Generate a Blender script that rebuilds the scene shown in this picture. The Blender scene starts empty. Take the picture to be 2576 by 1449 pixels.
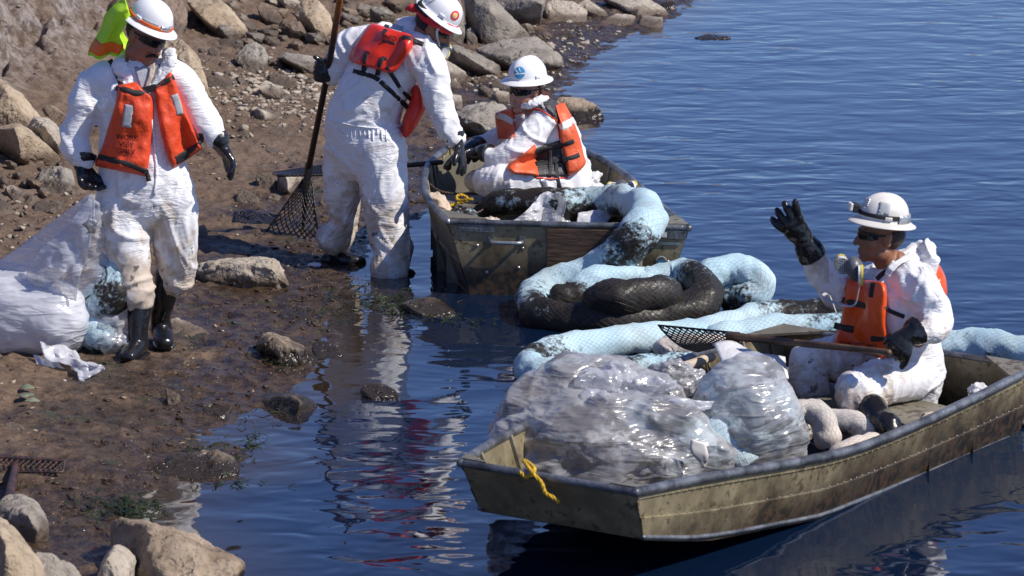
import bpy, bmesh, math, random
import numpy as np
from mathutils import Vector, Matrix, Quaternion
from mathutils.bvhtree import BVHTree
random.seed(7); np.random.seed(7)
SC = bpy.context.scene
COL = SC.collection
# ------------------------------------------------------------------ camera, light, exposure
PITCH = math.radians(12.0); FP = 9005.0; CH = 4.145      # focal length in reference pixels (2576 wide), eye height
cam_d = bpy.data.cameras.new('camera'); cam = bpy.data.objects.new('camera', cam_d); COL.objects.link(cam)
cam.location = (0, 0, CH); cam.rotation_euler = (math.pi/2 - PITCH, 0, 0)
cam_d.sensor_width = 36.0; cam_d.lens = 36.0*FP/2576.0
cam_d.clip_start = 0.5; cam_d.clip_end = 9000
cam_d.dof.use_dof = True; cam_d.dof.focus_distance = 19.8; cam_d.dof.aperture_fstop = 7.1
SC.camera = cam
SUN_EL, SUN_AZ = 45.0, 110.0                             # azimuth clockwise from +Y
w = bpy.data.worlds.new('World'); SC.world = w; w.use_nodes = True
wn = w.node_tree; wn.nodes.clear()
sky = wn.nodes.new('ShaderNodeTexSky'); sky.sky_type = 'NISHITA'; sky.sun_disc = False
sky.sun_elevation = math.radians(SUN_EL); sky.sun_rotation = math.radians(SUN_AZ)
sky.altitude = 400; sky.air_density = 0.75; sky.dust_density = 0.0; sky.ozone_density = 5.0
bg = wn.nodes.new('ShaderNodeBackground'); bg.inputs[1].default_value = 0.142
wo = wn.nodes.new('ShaderNodeOutputWorld')
hs = wn.nodes.new('ShaderNodeHueSaturation'); hs.inputs['Saturation'].default_value = 1.05; hs.inputs['Hue'].default_value = 0.514
wn.links.new(sky.outputs[0], hs.inputs['Color']); wn.links.new(hs.outputs[0], bg.inputs[0]); wn.links.new(bg.outputs[0], wo.inputs[0])
sd = bpy.data.lights.new('sun', 'SUN'); sd.energy = 5.0; sd.angle = math.radians(0.53); sd.color = (1.0, 0.93, 0.83)
sun = bpy.data.objects.new('sun', sd); COL.objects.link(sun)
az, el = math.radians(SUN_AZ), math.radians(SUN_EL)
SUNV = Vector((math.sin(az)*math.cos(el), math.cos(az)*math.cos(el), math.sin(el)))
sun.rotation_euler = (-SUNV).to_track_quat('-Z', 'Y').to_euler(); sun.location = (20, -10, 25)
SC.view_settings.view_transform = 'Standard'; SC.view_settings.look = 'None'
SC.view_settings.exposure = 0.0; SC.view_settings.gamma = 1.0; SC.view_settings.use_curve_mapping = False
# ------------------------------------------------------------------ helpers: sight lines to places
CP, SP = math.cos(PITCH), math.sin(PITCH)
CAM = np.array([0, 0, CH])
def ray(px, py):
    a = (px-1288.0)/FP; b = (724.5-py)/FP
    return np.array([a, CP + b*SP, -SP + b*CP])
def W(px, py, Y):
    d = ray(px, py); t = Y/d[1]; return Vector(CAM + d*t)
def G(px, py, z=0.0):
    d = ray(px, py); t = (z-CH)/d[2]; return Vector(CAM + d*t)
def PX(v):
    r = np.array(v) - CAM
    zf = r[1]*CP - r[2]*SP; up = r[1]*SP + r[2]*CP
    return 1288.0 + r[0]/zf*FP, 724.5 - up/zf*FP
# ------------------------------------------------------------------ numpy noise
_rs = np.random.RandomState(3)
_perm = np.concatenate([_rs.permutation(256)]*3)
_gr = _rs.normal(size=(256, 3)); _gr /= np.linalg.norm(_gr, axis=1)[:, None]
def pn(p):
    p = np.asarray(p, dtype=np.float64); i = np.floor(p).astype(int); f = p - i; i &= 255
    u = f*f*f*(f*(f*6-15)+10); out = 0
    for dx in (0, 1):
        wx = u[:, 0] if dx else 1-u[:, 0]
        for dy in (0, 1):
            wy = u[:, 1] if dy else 1-u[:, 1]
            for dz in (0, 1):
                wz = u[:, 2] if dz else 1-u[:, 2]
                h = _perm[_perm[_perm[(i[:, 0]+dx) & 255] + ((i[:, 1]+dy) & 255)] + ((i[:, 2]+dz) & 255)]
                g = _gr[h]
                out = out + wx*wy*wz*(g[:, 0]*(f[:, 0]-dx) + g[:, 1]*(f[:, 1]-dy) + g[:, 2]*(f[:, 2]-dz))
    return out*1.6
def fbm(p, oct=4, gain=0.5, lac=2.03):
    a = 1.0; s = 0; q = np.array(p, dtype=np.float64)
    for k in range(oct):
        s = s + a*pn(q + 17.3*k); a *= gain; q = q*lac
    return s
def ridged(p, oct=3, gain=0.55):
    a = 1.0; s = 0; q = np.array(p, dtype=np.float64)
    for k in range(oct):
        s = s + a*(1-np.minimum(1, np.abs(pn(q + 9.1*k))*2.2)); a *= gain; q = q*2.07
    return s
# ------------------------------------------------------------------ objects
def tag(o, label=None, cat=None, group=None, kind=None):
    if label: o['label'] = label
    if cat: o['category'] = cat
    if group: o['group'] = group
    if kind: o['kind'] = kind
    return o
def mesh_obj(name, me, m=None, parent=None, smooth=True):
    o = bpy.data.objects.new(name, me); COL.objects.link(o)
    if m: me.materials.append(m)
    if smooth and len(me.polygons): me.polygons.foreach_set('use_smooth', np.ones(len(me.polygons), dtype=bool))
    if parent:
        o.parent = parent; o.matrix_parent_inverse = parent.matrix_basis.inverted() if parent.type else Matrix()
    return o
def from_np(name, co, faces):
    me = bpy.data.meshes.new(name)
    me.from_pydata([tuple(c) for c in co], [], [tuple(int(i) for i in f) for f in faces]); me.update(); return me
def grid_mesh(name, P, wrap_u=False):
    """P: (nv, nu, 3) array -> quad mesh, numpy-fast"""
    nv, nu = P.shape[:2]
    me = bpy.data.meshes.new(name); me.vertices.add(nv*nu)
    me.vertices.foreach_set('co', P.reshape(-1).astype(np.float32))
    cu = nu if wrap_u else nu-1
    a = np.arange(nv-1)[:, None]*nu + np.arange(cu)[None, :]
    b = np.arange(nv-1)[:, None]*nu + (np.arange(cu)[None, :]+1) % nu
    q = np.stack([a, b, b+nu, a+nu], -1).reshape(-1, 4)
    me.loops.add(q.size); me.loops.foreach_set('vertex_index', q.reshape(-1).astype(np.int32))
    me.polygons.add(len(q)); me.polygons.foreach_set('loop_start', (np.arange(len(q))*4).astype(np.int32))
    me.update(calc_edges=True); me.validate(); return me
def empty(name, loc):
    o = bpy.data.objects.new(name, None); COL.objects.link(o); o.location = loc; o.empty_display_size = 0.1; return o
def attr(me, name, vals):
    a = me.attributes.new(name, 'FLOAT', 'POINT'); a.data.foreach_set('value', np.asarray(vals, dtype=np.float32))
def verts_np(me):
    c = np.empty(len(me.vertices)*3, dtype=np.float32); me.vertices.foreach_get('co', c); return c.reshape(-1, 3).astype(np.float64)
def normals_np(me):
    c = np.empty(len(me.vertices)*3, dtype=np.float32); me.vertices.foreach_get('normal', c); return c.reshape(-1, 3).astype(np.float64)
def set_verts(me, co):
    me.vertices.foreach_set('co', co.astype(np.float32).reshape(-1)); me.update()
def catmull(pts, n):
    P = [Vector(p) for p in pts]; P = [P[0]*2-P[1]] + P + [P[-1]*2-P[-2]]; out = []
    for i in range(1, len(P)-2):
        for k in range(n):
            t = k/n; a, b, c, d = P[i-1], P[i], P[i+1], P[i+2]
            out.append(0.5*((2*b) + (c-a)*t + (2*a-5*b+4*c-d)*t*t + (3*b-a-3*c+d)*t*t*t))
    out.append(P[-2].copy()); return out
def interp_list(v, n):
    out = []
    for i in range(len(v)-1):
        for k in range(n): out.append(np.asarray(v[i])*(1-k/n) + np.asarray(v[i+1])*(k/n))
    out.append(np.asarray(v[-1])*1.0); return out
def tube_bm(bm, pts, rad, side=None, seg=16, n=4, cap=True, round_cap=True):
    """closed tapered tube along pts; rad entries r or (a,b); a is along `side`"""
    rad = [(r, r) if not hasattr(r, '__len__') else tuple(r) for r in rad]
    P = catmull(pts, n) if len(pts) > 2 else [Vector(pts[0]).lerp(Vector(pts[1]), k/n) for k in range(n+1)]
    R = interp_list(rad, n); rings = []
    T = [(P[min(i+1, len(P)-1)]-P[max(i-1, 0)]).normalized() for i in range(len(P))]
    s = Vector(side) if side is not None else (Vector((0, 0, 1)) if abs(T[0].z) < .9 else Vector((1, 0, 0)))
    seq = []
    if round_cap:
        for k in (0.25, 0.6, 0.87): seq.append((P[0]-T[0]*min(R[0])*math.sqrt(1-k*k), T[0], R[0]*k))
    for p, t, r in zip(P, T, R): seq.append((p, t, r))
    if round_cap:
        for k in (0.87, 0.6, 0.25): seq.append((P[-1]+T[-1]*min(R[-1])*math.sqrt(1-k*k), T[-1], R[-1]*k))
    for p, t, r in seq:
        a = (s - t*s.dot(t)).normalized(); 
        if side is None: s = a
        b = t.cross(a)
        rings.append([bm.verts.new(p + a*(r[0]*math.cos(2*math.pi*k/seg)) + b*(r[1]*math.sin(2*math.pi*k/seg))) for k in range(seg)])
    for i in range(len(rings)-1):
        for k in range(seg):
            bm.faces.new((rings[i][k], rings[i][(k+1) % seg], rings[i+1][(k+1) % seg], rings[i+1][k]))
    if cap:
        bm.faces.new(list(reversed(rings[0]))); bm.faces.new(rings[-1])
def ell_bm(bm, c, r, rot=None, seg=16):
    m = Matrix.Translation(Vector(c)) @ (rot.to_4x4() if rot else Matrix()) @ Matrix.Diagonal((*r, 1))
    bmesh.ops.create_uvsphere(bm, u_segments=seg, v_segments=max(8, seg*2//3), radius=1, matrix=m)
def box_bm(bm, M, sx, sy, sz, bev=0.0):
    r = bmesh.ops.create_cube(bm, size=1, matrix=M @ Matrix.Diagonal((sx, sy, sz, 1)))
    if bev:
        es = list({e for v in r['verts'] for e in v.link_edges})
        bmesh.ops.bevel(bm, geom=es, offset=bev, segments=2, affect='EDGES', profile=0.5)
def bm_me(bm, name):
    bmesh.ops.recalc_face_normals(bm, faces=bm.faces[:])
    me = bpy.data.meshes.new(name); bm.to_mesh(me); bm.free(); return me
def remesh(bm, name, voxel, smooth=4, factor=0.5, extra=None):
    me = bm_me(bm, name); o = bpy.data.objects.new('tmp', me); COL.objects.link(o)
    r = o.modifiers.new('r', 'REMESH'); r.mode = 'VOXEL'; r.voxel_size = voxel
    if smooth:
        s = o.modifiers.new('s', 'SMOOTH'); s.iterations = smooth; s.factor = factor
    dg = bpy.context.evaluated_depsgraph_get(); ev = o.evaluated_get(dg)
    out = bpy.data.meshes.new_from_object(ev); out.name = name
    bpy.data.objects.remove(o); bpy.data.meshes.remove(me); return out
def bvh_of(me, M=None):
    co = [v.co if M is None else M @ v.co for v in me.vertices]
    return BVHTree.FromPolygons(co, [tuple(p.vertices) for p in me.polygons])
# ------------------------------------------------------------------ materials
class NB:
    def __init__(s, name):
        s.m = bpy.data.materials.new(name); s.m.use_nodes = True; s.t = s.m.node_tree; s.t.nodes.clear()
        s.out = s.t.nodes.new('ShaderNodeOutputMaterial')
    def n(s, typ, ins=None, **kw):
        nd = s.t.nodes.new('ShaderNode'+typ)
        for k, v in kw.items(): setattr(nd, k, v)
        for k, v in (ins or {}).items(): s.set(nd.inputs[k], v)
        return nd
    def set(s, sock, v):
        if isinstance(v, bpy.types.NodeSocket): s.t.links.new(v, sock)
        elif isinstance(v, bpy.types.Node): s.t.links.new(v.outputs[0], sock)
        else: sock.default_value = (*v, 1.0) if (hasattr(v, '__len__') and len(v) == 3 and sock.type == 'RGBA') else v
    def coord(s, kind='Object'): return s.n('TexCoord').outputs[kind]
    def mapv(s, v, scale): return s.n('Mapping', {0: v, 3: scale}).outputs[0]
    def noise(s, v, scale, detail=4, rough=0.55, dist=0.0): return s.n('TexNoise', {'Vector': v, 'Scale': scale, 'Detail': detail, 'Roughness': rough, 'Distortion': dist}).outputs[0]
    def vor(s, v, scale, feat='F1', rnd=1.0): return s.n('TexVoronoi', {'Vector': v, 'Scale': scale, 'Randomness': rnd}, feature=feat).outputs[0]
    def math(s, op, a, b=0.0, c=None, clamp=False):
        d = {0: a, 1: b}
        if c is not None: d[2] = c
        return s.n('Math', d, operation=op, use_clamp=clamp).outputs[0]
    def ramp(s, v, lo, hi, a=0.0, b=1.0): return s.n('MapRange', {0: v, 1: lo, 2: hi, 3: a, 4: b}, interpolation_type='SMOOTHSTEP').outputs[0]
    def mix(s, f, a, b):
        nd = s.n('Mix', data_type='RGBA'); s.set(nd.inputs[0], f); s.set(nd.inputs[6], a); s.set(nd.inputs[7], b); return nd.outputs[2]
    def attr(s, name): return s.n('Attribute', attribute_name=name).outputs['Fac']
    def bump(s, h, dist=0.01, strength=1.0, normal=None):
        d = {'Height': h, 'Distance': dist, 'Strength': strength}
        if normal is not None: d['Normal'] = normal
        return s.n('Bump', d).outputs[0]
    def bsdf(s, col, rough=0.5, normal=None, **kw):
        d = {'Base Color': col, 'Roughness': rough}
        if normal is not None: d['Normal'] = normal
        d.update(kw); return s.n('BsdfPrincipled', d).outputs[0]
    def done(s, sh): s.t.links.new(sh, s.out.inputs[0]); return s.m
def m_plain(name, col, rough=0.5, bump=0.0, bscale=60, vary=0.15, **kw):
    b = NB(name); c = b.coord(); n = b.noise(c, bscale*0.2, 5)
    cc = b.mix(b.ramp(n, .3, .7), tuple(x*(1-vary) for x in col), tuple(min(1, x*(1+vary)) for x in col))
    nm = b.bump(b.noise(c, bscale, 4), 0.01, bump) if bump else None
    return b.done(b.bsdf(cc, rough, nm, **kw))
M = {}
def make_mats():
    # mud: dry brown above, dark wet sheen close to the water line
    b = NB('mud'); c = b.coord(); z = b.n('SeparateXYZ', {0: c}).outputs[2]
    n1 = b.noise(c, 1.6, 6, .6); n2 = b.noise(c, 14, 5, .65); n3 = b.noise(c, 60, 3, .6); v = b.vor(c, 30)
    wet = b.attr('wet'); wetn = b.ramp(b.math('ADD', wet, b.math('MULTIPLY', b.math('SUBTRACT', n1, .5), 1.3)), .35, .75)
    dry = b.mix(b.ramp(n2, .35, .68), (.092, .058, .036), (.170, .112, .070))
    dry = b.mix(b.ramp(n1, .45, .7), dry, (.165, .115, .080))
    grey = b.mix(b.ramp(n2, .38, .62), (.10, .072, .052), (.30, .265, .25)); dry = b.mix(b.math('MULTIPLY', b.attr('grey'), b.ramp(n1, .3, .6)), dry, grey)
    wetc = b.mix(b.ramp(n2, .35, .65), (.024, .014, .008), (.080, .050, .028))
    col = b.mix(wetn, dry, wetc)
    col = b.mix(b.math('MULTIPLY', b.ramp(b.noise(c, 5.3, 3), .60, .68), b.math('MULTIPLY', wetn, .55)), col, (.045, .055, .02))
    dsp = b.ramp(b.vor(c, 34), .16, .07); col = b.mix(b.math('MULTIPLY', dsp, b.ramp(b.noise(c, 3.9, 3), .42, .55, 0, .85)), col, (.018, .011, .007))
    spk = b.ramp(b.vor(c, 22), .10, .04); col = b.mix(b.math('MULTIPLY', spk, b.ramp(b.noise(c, 2.7, 2), .52, .6)), col, (.42, .37, .30))
    rough = b.math('SUBTRACT', .82, b.math('MULTIPLY', wetn, b.ramp(n3, .25, .6, .22, .58)))
    h = b.math('ADD', b.math('MULTIPLY', n2, .022), b.math('ADD', b.math('MULTIPLY', n3, .0085), b.math('MULTIPLY', v, -.007)))
    M['mud'] = b.done(b.bsdf(col, rough, b.bump(h, 1.0, .9)))
    # turbid water
    b = NB('water'); c = b.coord(); dep = b.attr('depth')
    cs = b.mapv(c, (1.0, 1.35, 1.0))
    mod = b.ramp(b.noise(b.mapv(c, (.8, .35, 1)), .7, 3), .36, .64, .12, 1.55)
    h = b.math('MULTIPLY', b.noise(cs, 1.9, 2, .45, .3), .0125)
    h = b.math('ADD', h, b.math('MULTIPLY', b.noise(cs, 4.0, 1, .4, .6), b.math('MULTIPLY', mod, .0062)))
    h = b.math('ADD', h, b.math('MULTIPLY', b.noise(cs, 12.0, 2, .5, .4), b.math('MULTIPLY', mod, .0003)))
    body = b.mix(b.ramp(dep, .0, .13), (.034, .023, .012), (.003, .011, .034))
    M['water'] = b.done(b.bsdf(body, .03, b.bump(h, 1.0, 1.0), **{'IOR': 1.42, 'Specular IOR Level': .95}))
    # broken concrete / rock
    def rock(name, ca, cb, cm, mudlo, mudhi, wetness=.75):
        b = NB(name); c = b.coord(); n1 = b.noise(c, 3.2, 5, .6); n2 = b.noise(c, 26, 4, .6); v = b.vor(c, 42)
        col = b.mix(b.ramp(n1, .36, .64), ca, cb); col = b.mix(b.ramp(n2, .34, .48, .35, 0), col, tuple(x*.4 for x in ca))
        g = b.n('NewGeometry').outputs['Normal']; up = b.n('SeparateXYZ', {0: g}).outputs[2]
        hh = b.attr('rise'); mk = b.ramp(b.math('ADD', hh, b.math('MULTIPLY', b.math('SUBTRACT', n1, .5), .16)), mudlo, mudhi, 1, 0)
        col = b.mix(mk, col, cm)
        r = b.math('SUBTRACT', .88, b.math('MULTIPLY', mk, 1-wetness))
        h = b.math('ADD', b.math('MULTIPLY', n2, .016), b.math('MULTIPLY', b.ramp(v, .0, .35), .006))
        h = b.math('ADD', h, b.math('MULTIPLY', b.ramp(b.noise(c, 11, 2), .33, .45), .012))
        return b.done(b.bsdf(col, r, b.bump(h, 1.0, .9)))
    M['rock_tan'] = rock('rock_tan', (.30, .225, .15), (.46, .37, .26), (.13, .09, .06), .02, .09)
    M['rock_pale'] = rock('rock_pale', (.34, .29, .225), (.47, .41, .33), (.12, .088, .062), .02, .08)
    M['rock_grey'] = rock('rock_grey', (.20, .175, .145), (.33, .295, .25), (.10, .075, .055), .03, .10)
    M['rock_brown'] = rock('rock_brown', (.15, .105, .075), (.26, .19, .14), (.09, .065, .045), .03, .12)
    M['rock_wet'] = rock('rock_wet', (.19, .14, .095), (.36, .28, .20), (.035, .026, .017), .04, .11, .3)
    # coverall fabric
    b = NB('coverall_fabric'); c = b.coord(); n1 = b.noise(c, 7, 5, .65); n2 = b.noise(c, 34, 4, .7, 1.2); 
    def crease(rot, sc, k=1.0):
        m_ = b.n('Mapping', {0: c, 2: rot, 3: sc}).outputs[0]; n_ = b.noise(m_, 1.0, 3, .55, .9)
        return b.ramp(b.math('ABSOLUTE', b.math('SUBTRACT', n_, .5)), 0, .09, 0, k)
    c1_ = crease((.2, .9, .1), (4, 4, 15)); c2_ = crease((.3, -1.15, .5), (5, 5, 19)); c3_ = crease((-.9, .8, .2), (14, 14, 30))
    patch = b.ramp(b.noise(c, 5, 2), .35, .6)
    d = b.attr('dirt'); dm = b.ramp(b.math('ADD', b.math('MULTIPLY', n1, 1.0), b.math('MULTIPLY', d, .42)), .62, .86)
    dk = b.ramp(b.math('ADD', b.noise(c, 11, 5, .7), b.math('MULTIPLY', d, .20)), .73, .79)
    col = b.mix(b.math('MULTIPLY', dm, .8), (.83, .83, .845), (.48, .37, .26)); col = b.mix(b.math('MULTIPLY', dk, .8), col, (.07, .05, .04))
    h = b.math('ADD', b.math('MULTIPLY', b.math('MULTIPLY', c1_, patch), .0034), b.math('MULTIPLY', b.math('MULTIPLY', c2_, b.ramp(b.noise(c, 3.1, 2), .42, .62)), .0028)); h = b.math('ADD', h, b.math('ADD', b.math('MULTIPLY', b.math('MULTIPLY', c3_, patch), .0014), b.math('MULTIPLY', n2, .0024)))
    M['suit'] = b.done(b.bsdf(col, .5, b.bump(h, 1.0, .62), **{'Specular IOR Level': .35}))
    # rubber
    b = NB('black_rubber'); c = b.coord(); n = b.noise(c, 16, 3)
    col = b.mix(b.ramp(b.noise(c, 9, 5, .7), .55, .72, 0, .5), (.012, .012, .014), (.05, .038, .028))
    M['rubber'] = b.done(b.bsdf(col, b.ramp(n, .3, .7, .14, .34), b.bump(b.noise(c, 28, 3), .01, .35)))
    M['strap'] = m_plain('black_webbing', (.016, .016, .018), .7, .3, 200)
    # boom: netted sorbent tube, UV u around (0..1), v along in metres
    b = NB('boom_net'); uv = b.n('SeparateXYZ', {0: b.n('TexCoord').outputs['UV']}); u, vv = uv.outputs[0], uv.outputs[1]; c = b.coord()
    A = b.math('MULTIPLY', u, 21*math.pi); B = b.math('MULTIPLY', vv, 28*math.pi)
    l1 = b.math('ABSOLUTE', b.math('SINE', b.math('ADD', A, B))); l2 = b.math('ABSOLUTE', b.math('SINE', b.math('SUBTRACT', A, B)))
    net = b.math('MINIMUM', l1, l2); line = b.ramp(net, .0, .22, 1, 0)
    n1 = b.noise(c, 6, 5, .62); n2 = b.noise(c, 42, 3, .7); oil = b.attr('oil'); pale = b.attr('pale')
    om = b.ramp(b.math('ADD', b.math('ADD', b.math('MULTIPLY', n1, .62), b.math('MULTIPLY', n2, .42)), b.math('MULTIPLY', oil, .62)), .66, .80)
    base = b.mix(b.ramp(b.noise(c, 2.5, 3), .35, .65), (.42, .62, .72), (.54, .71, .77)); base = b.mix(pale, base, (.72, .62, .54))
    base = b.mix(b.math('MULTIPLY', line, .50), base, (.62, .78, .84)); base = b.mix(b.ramp(b.noise(c, 4, 4), .5, .72, 0, .5), base, (.33, .36, .33))
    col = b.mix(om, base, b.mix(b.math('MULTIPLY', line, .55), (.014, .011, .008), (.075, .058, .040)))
    seam = b.ramp(b.math('ABSOLUTE', b.math('SUBTRACT', u, .62)), .006, .013, 1, 0); seam = b.math('MULTIPLY', seam, b.ramp(b.noise(c, 9, 2), .42, .5))
    col = b.mix(b.math('MULTIPLY', seam, .9), col, (.03, .03, .03))
    h = b.math('ADD', b.math('MULTIPLY', line, .0030), b.math('MULTIPLY', n2, .005))
    M['boom'] = b.done(b.bsdf(col, b.math('SUBTRACT', .8, b.math('MULTIPLY', om, b.ramp(n2, .4, .6, .1, .42))), b.bump(h, 1.0, .8)))
    # aluminium boat, olive paint with oily dirt low down
    def boatm(name, ca, cb, olo, ohi):
        b = NB(name); c = b.coord(); n1 = b.noise(c, 4, 6, .65); n2 = b.noise(c, 23, 4, .7); z = b.n('SeparateXYZ', {0: b.n('NewGeometry').outputs['Position']}).outputs[2]
        col = b.mix(b.ramp(n1, .35, .7), ca, cb)
        col = b.mix(b.ramp(b.math('ADD', n2, b.math('MULTIPLY', n1, .5)), .80, .92, 0, .8), col, (.06, .038, .02))
        k = b.ramp(b.math('ADD', z, b.math('MULTIPLY', b.math('SUBTRACT', n1, .5), .38)), olo, ohi, 1, 0)
        col = b.mix(b.math('MULTIPLY', k, .92), col, b.mix(b.ramp(n2, .45, .6), (.014, .011, .008), (.085, .048, .024)))
        r = b.math('SUBTRACT', .55, b.math('MULTIPLY', k, .25))
        st = b.ramp(b.vor(c, 30), .12, .07, 0, 1); col = b.mix(b.math('MULTIPLY', st, b.ramp(n1, .5, .6)), col, (.02, .015, .01))
        return b.done(b.bsdf(col, r, b.bump(b.math('ADD', b.math('MULTIPLY', n2, .3), n1), .006, .6), Metallic=.15))
    M['boat'] = boatm('olive_boat_paint', (.165, .135, .075), (.33, .275, .165), .05, .34)
    M['boat_in'] = boatm('boat_inside_paint', (.16, .145, .105), (.25, .23, .18), -.1, .12)
    M['rail'] = m_plain('gunwale_metal', (.16, .165, .175), .35, .6, 45, .6, Metallic=.5)
    M['metal'] = m_plain('bare_metal', (.5, .5, .48), .35, .3, 60, .25, Metallic=.8)
    b = NB('wet_plywood'); c = b.coord(); n = b.noise(b.mapv(c, (1, 1, 7)), 9, 5, .7)
    M['ply'] = b.done(b.bsdf(b.mix(b.ramp(n, .35, .65), (.035, .02, .012), (.11, .062, .034)), .5, b.bump(n, .01, .6)))
    # clear plastic film
    def film(name, fac, tint, dirt=0.0, sc=16, bs=.9):
        b = NB(name); c = b.coord()
        def cr(rot, scl): 
            m_ = b.n('Mapping', {0: c, 2: rot, 3: scl}).outputs[0]; n_ = b.noise(m_, 1.0, 2, .5, 1.1); return b.ramp(b.math('ABSOLUTE', b.math('SUBTRACT', n_, .5)), 0, .12, 1, 0)
        k_ = sc/16
        a1 = cr((.3, .2, .5), (4*k_, 4*k_, 15*k_)); a2 = cr((1.1, -.6, .3), (5*k_, 5*k_, 19*k_)); a3 = cr((-.7, .9, -.4), (8*k_, 8*k_, 26*k_))
        h = b.math('ADD', b.math('MULTIPLY', a1, .010), b.math('ADD', b.math('MULTIPLY', a2, .007), b.math('MULTIPLY', a3, .003)))
        nm = b.bump(h, 1.0, bs); f = fac; cc = tint
        if dirt:
            dn = b.ramp(b.math('ADD', b.noise(c, 5, 6, .72), b.math('MULTIPLY', a1, .08)), .50, .64); cc = b.mix(b.math('MULTIPLY', dn, dirt), tint, (.05, .035, .025)); f = b.math('ADD', fac, b.math('MULTIPLY', dn, dirt*.55), clamp=True)
        p = b.bsdf(cc, .3, nm, **{'Specular IOR Level': .6})
        tl = b.n('BsdfTranslucent', {0: tint, 1: nm}).outputs[0]; p = b.n('MixShader', {0: .22, 1: p, 2: tl}).outputs[0]
        lw = b.n('LayerWeight', {0: .35, 1: nm}).outputs[1]
        crs = b.math('MAXIMUM', a1, a2)
        k = b.math('ADD', b.math('ADD', f, b.math('MULTIPLY', lw, .40)), b.math('MULTIPLY', crs, .16), clamp=True)
        gl = b.n('BsdfGlossy', {0: (1, 1, 1), 1: .22, 'Normal': nm}).outputs[0]
        mx = b.n('MixShader', {0: k, 1: b.n('BsdfTransparent').outputs[0], 2: p}).outputs[0]
        return b.done(b.n('MixShader', {0: b.math('ADD', .03, b.math('MULTIPLY', lw, .10)), 1: mx, 2: gl}).outputs[0])
    M['film'] = film('clear_plastic', .22, (.70, .72, .78), 0, 10, .45); M['film_w'] = film('milky_plastic', .45, (.80, .81, .86), 0, 9, .5)
    M['film_d'] = film('dirty_plastic', .30, (.66, .66, .68), .7, 9, .6)
    M['white'] = m_plain('white_shell', (.80, .80, .81), .28, .05, 20, .02)
    M['whited'] = m_plain('scuffed_white_shell', (.70, .67, .62), .35, .08, 30, .10)
    M['tape'] = m_plain('silver_tape', (.50, .51, .53), .25, .8, 40, .15, Metallic=.6)
    def vest(name, col, sc):
        b = NB(name); c = b.coord(); n = b.noise(c, 12, 5, .7); sp = b.ramp(b.noise(c, 36, 5, .75), .62, .68)
        cc = b.mix(b.ramp(n, .35, .7), tuple(x*.85 for x in col), col); cc = b.mix(b.math('MULTIPLY', sp, b.ramp(b.noise(c, 4, 2), .44, .6)), cc, (.10, .02, .014))
        return b.done(b.bsdf(cc, sc, b.bump(b.noise(c, 14, 4), .016, .8)))
    M['orange'] = vest('red_orange_nylon', (.80, .075, .018), .5); M['orange2'] = vest('orange_nylon', (.82, .13, .04), .5)
    M['foam'] = m_plain('red_foam', (.78, .035, .012), .33, .15, 30, .08); M['foam_o'] = m_plain('orange_foam', (.75, .09, .012), .33, .15, 30, .08)
    M['lime'] = m_plain('lime_mesh_cloth', (.50, .86, .02), .7, .5, 90, .08); M['hiorange'] = m_plain('bright_orange_trim', (1.0, .16, .01), .6, .4, 160, .1)
    M['reflect'] = m_plain('grey_reflective_tape', (.42, .44, .46), .35, .3, 60, .12); M['reflect_w'] = m_plain('white_reflective_tape', (.72, .72, .70), .35, .5, 60, .1)
    def skin(name, col):
        b = NB(name); c = b.coord(); n = b.noise(c, 30, 4)
        return b.done(b.bsdf(b.mix(b.ramp(n, .3, .7), tuple(x*.82 for x in col), col), .48, b.bump(b.noise(c, 180, 3), .002, .4), **{'Subsurface Weight': .08, 'Subsurface Radius': (.02, .01, .005)}))
    M['skin_a'] = skin('weathered_skin', (.36, .15, .09)); M['skin_b'] = skin('brown_skin', (.30, .13, .07)); M['skin_c'] = skin('pink_skin', (.50, .25, .18))
    M['hair'] = m_plain('dark_hair', (.02, .014, .012), .5, 1.0, 260, .4); M['redhair'] = m_plain('auburn_hair', (.14, .035, .02), .5, 1.0, 260, .4)
    M['lens'] = m_plain('black_lens', (.008, .008, .010), .08, 0, 10, 0)
    M['grey'] = m_plain('grey_rubber', (.10, .105, .12), .4, .1, 30); M['greyw'] = m_plain('filter_white', (.72, .72, .70), .5, .3, 100)
    M['yellow'] = m_plain('yellow_rope', (.62, .38, .02), .6, .8, 150, .25); M['yel2'] = m_plain('yellow_plastic', (.75, .60, .03), .4)
    M['redcloth'] = m_plain('red_bandana', (.55, .02, .03), .7, .6, 70, .3); M['shirt'] = m_plain('grey_shirt', (.36, .38, .42), .8, .3, 100)
    M['blue'] = m_plain('blue_sticker', (.06, .36, .66), .35, 0, 30, .15); M['redst'] = m_plain('red_sticker', (.70, .05, .03), .35); M['yelst'] = m_plain('yellow_sticker', (.9, .55, .05), .35)
    M['ink'] = m_plain('faded_ink', (.09, .012, .010), .6); M['white_ink'] = m_plain('white_ink', (.8, .8, .8), .5)
    M['meshblack'] = None
    b = NB('black_mesh_fabric'); c = b.coord(); v = b.vor(c, 130, 'F1', .2)
    M['meshblack'] = b.done(b.bsdf(b.mix(b.ramp(v, .22, .42), (.26, .26, .27), (.012, .012, .013)), .6))
    b = NB('rusty_iron'); c = b.coord(); n = b.noise(c, 22, 5, .7)
    M['rust'] = b.done(b.bsdf(b.mix(b.ramp(n, .40, .62), (.022, .016, .016), (.085, .038, .028)), .45, b.bump(n, .005, .6)))
    b = NB('rusty_pole'); c = b.coord(); n = b.noise(c, 12, 5, .7); z = b.n('SeparateXYZ', {0: b.n('NewGeometry').outputs['Position']}).outputs[2]
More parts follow.
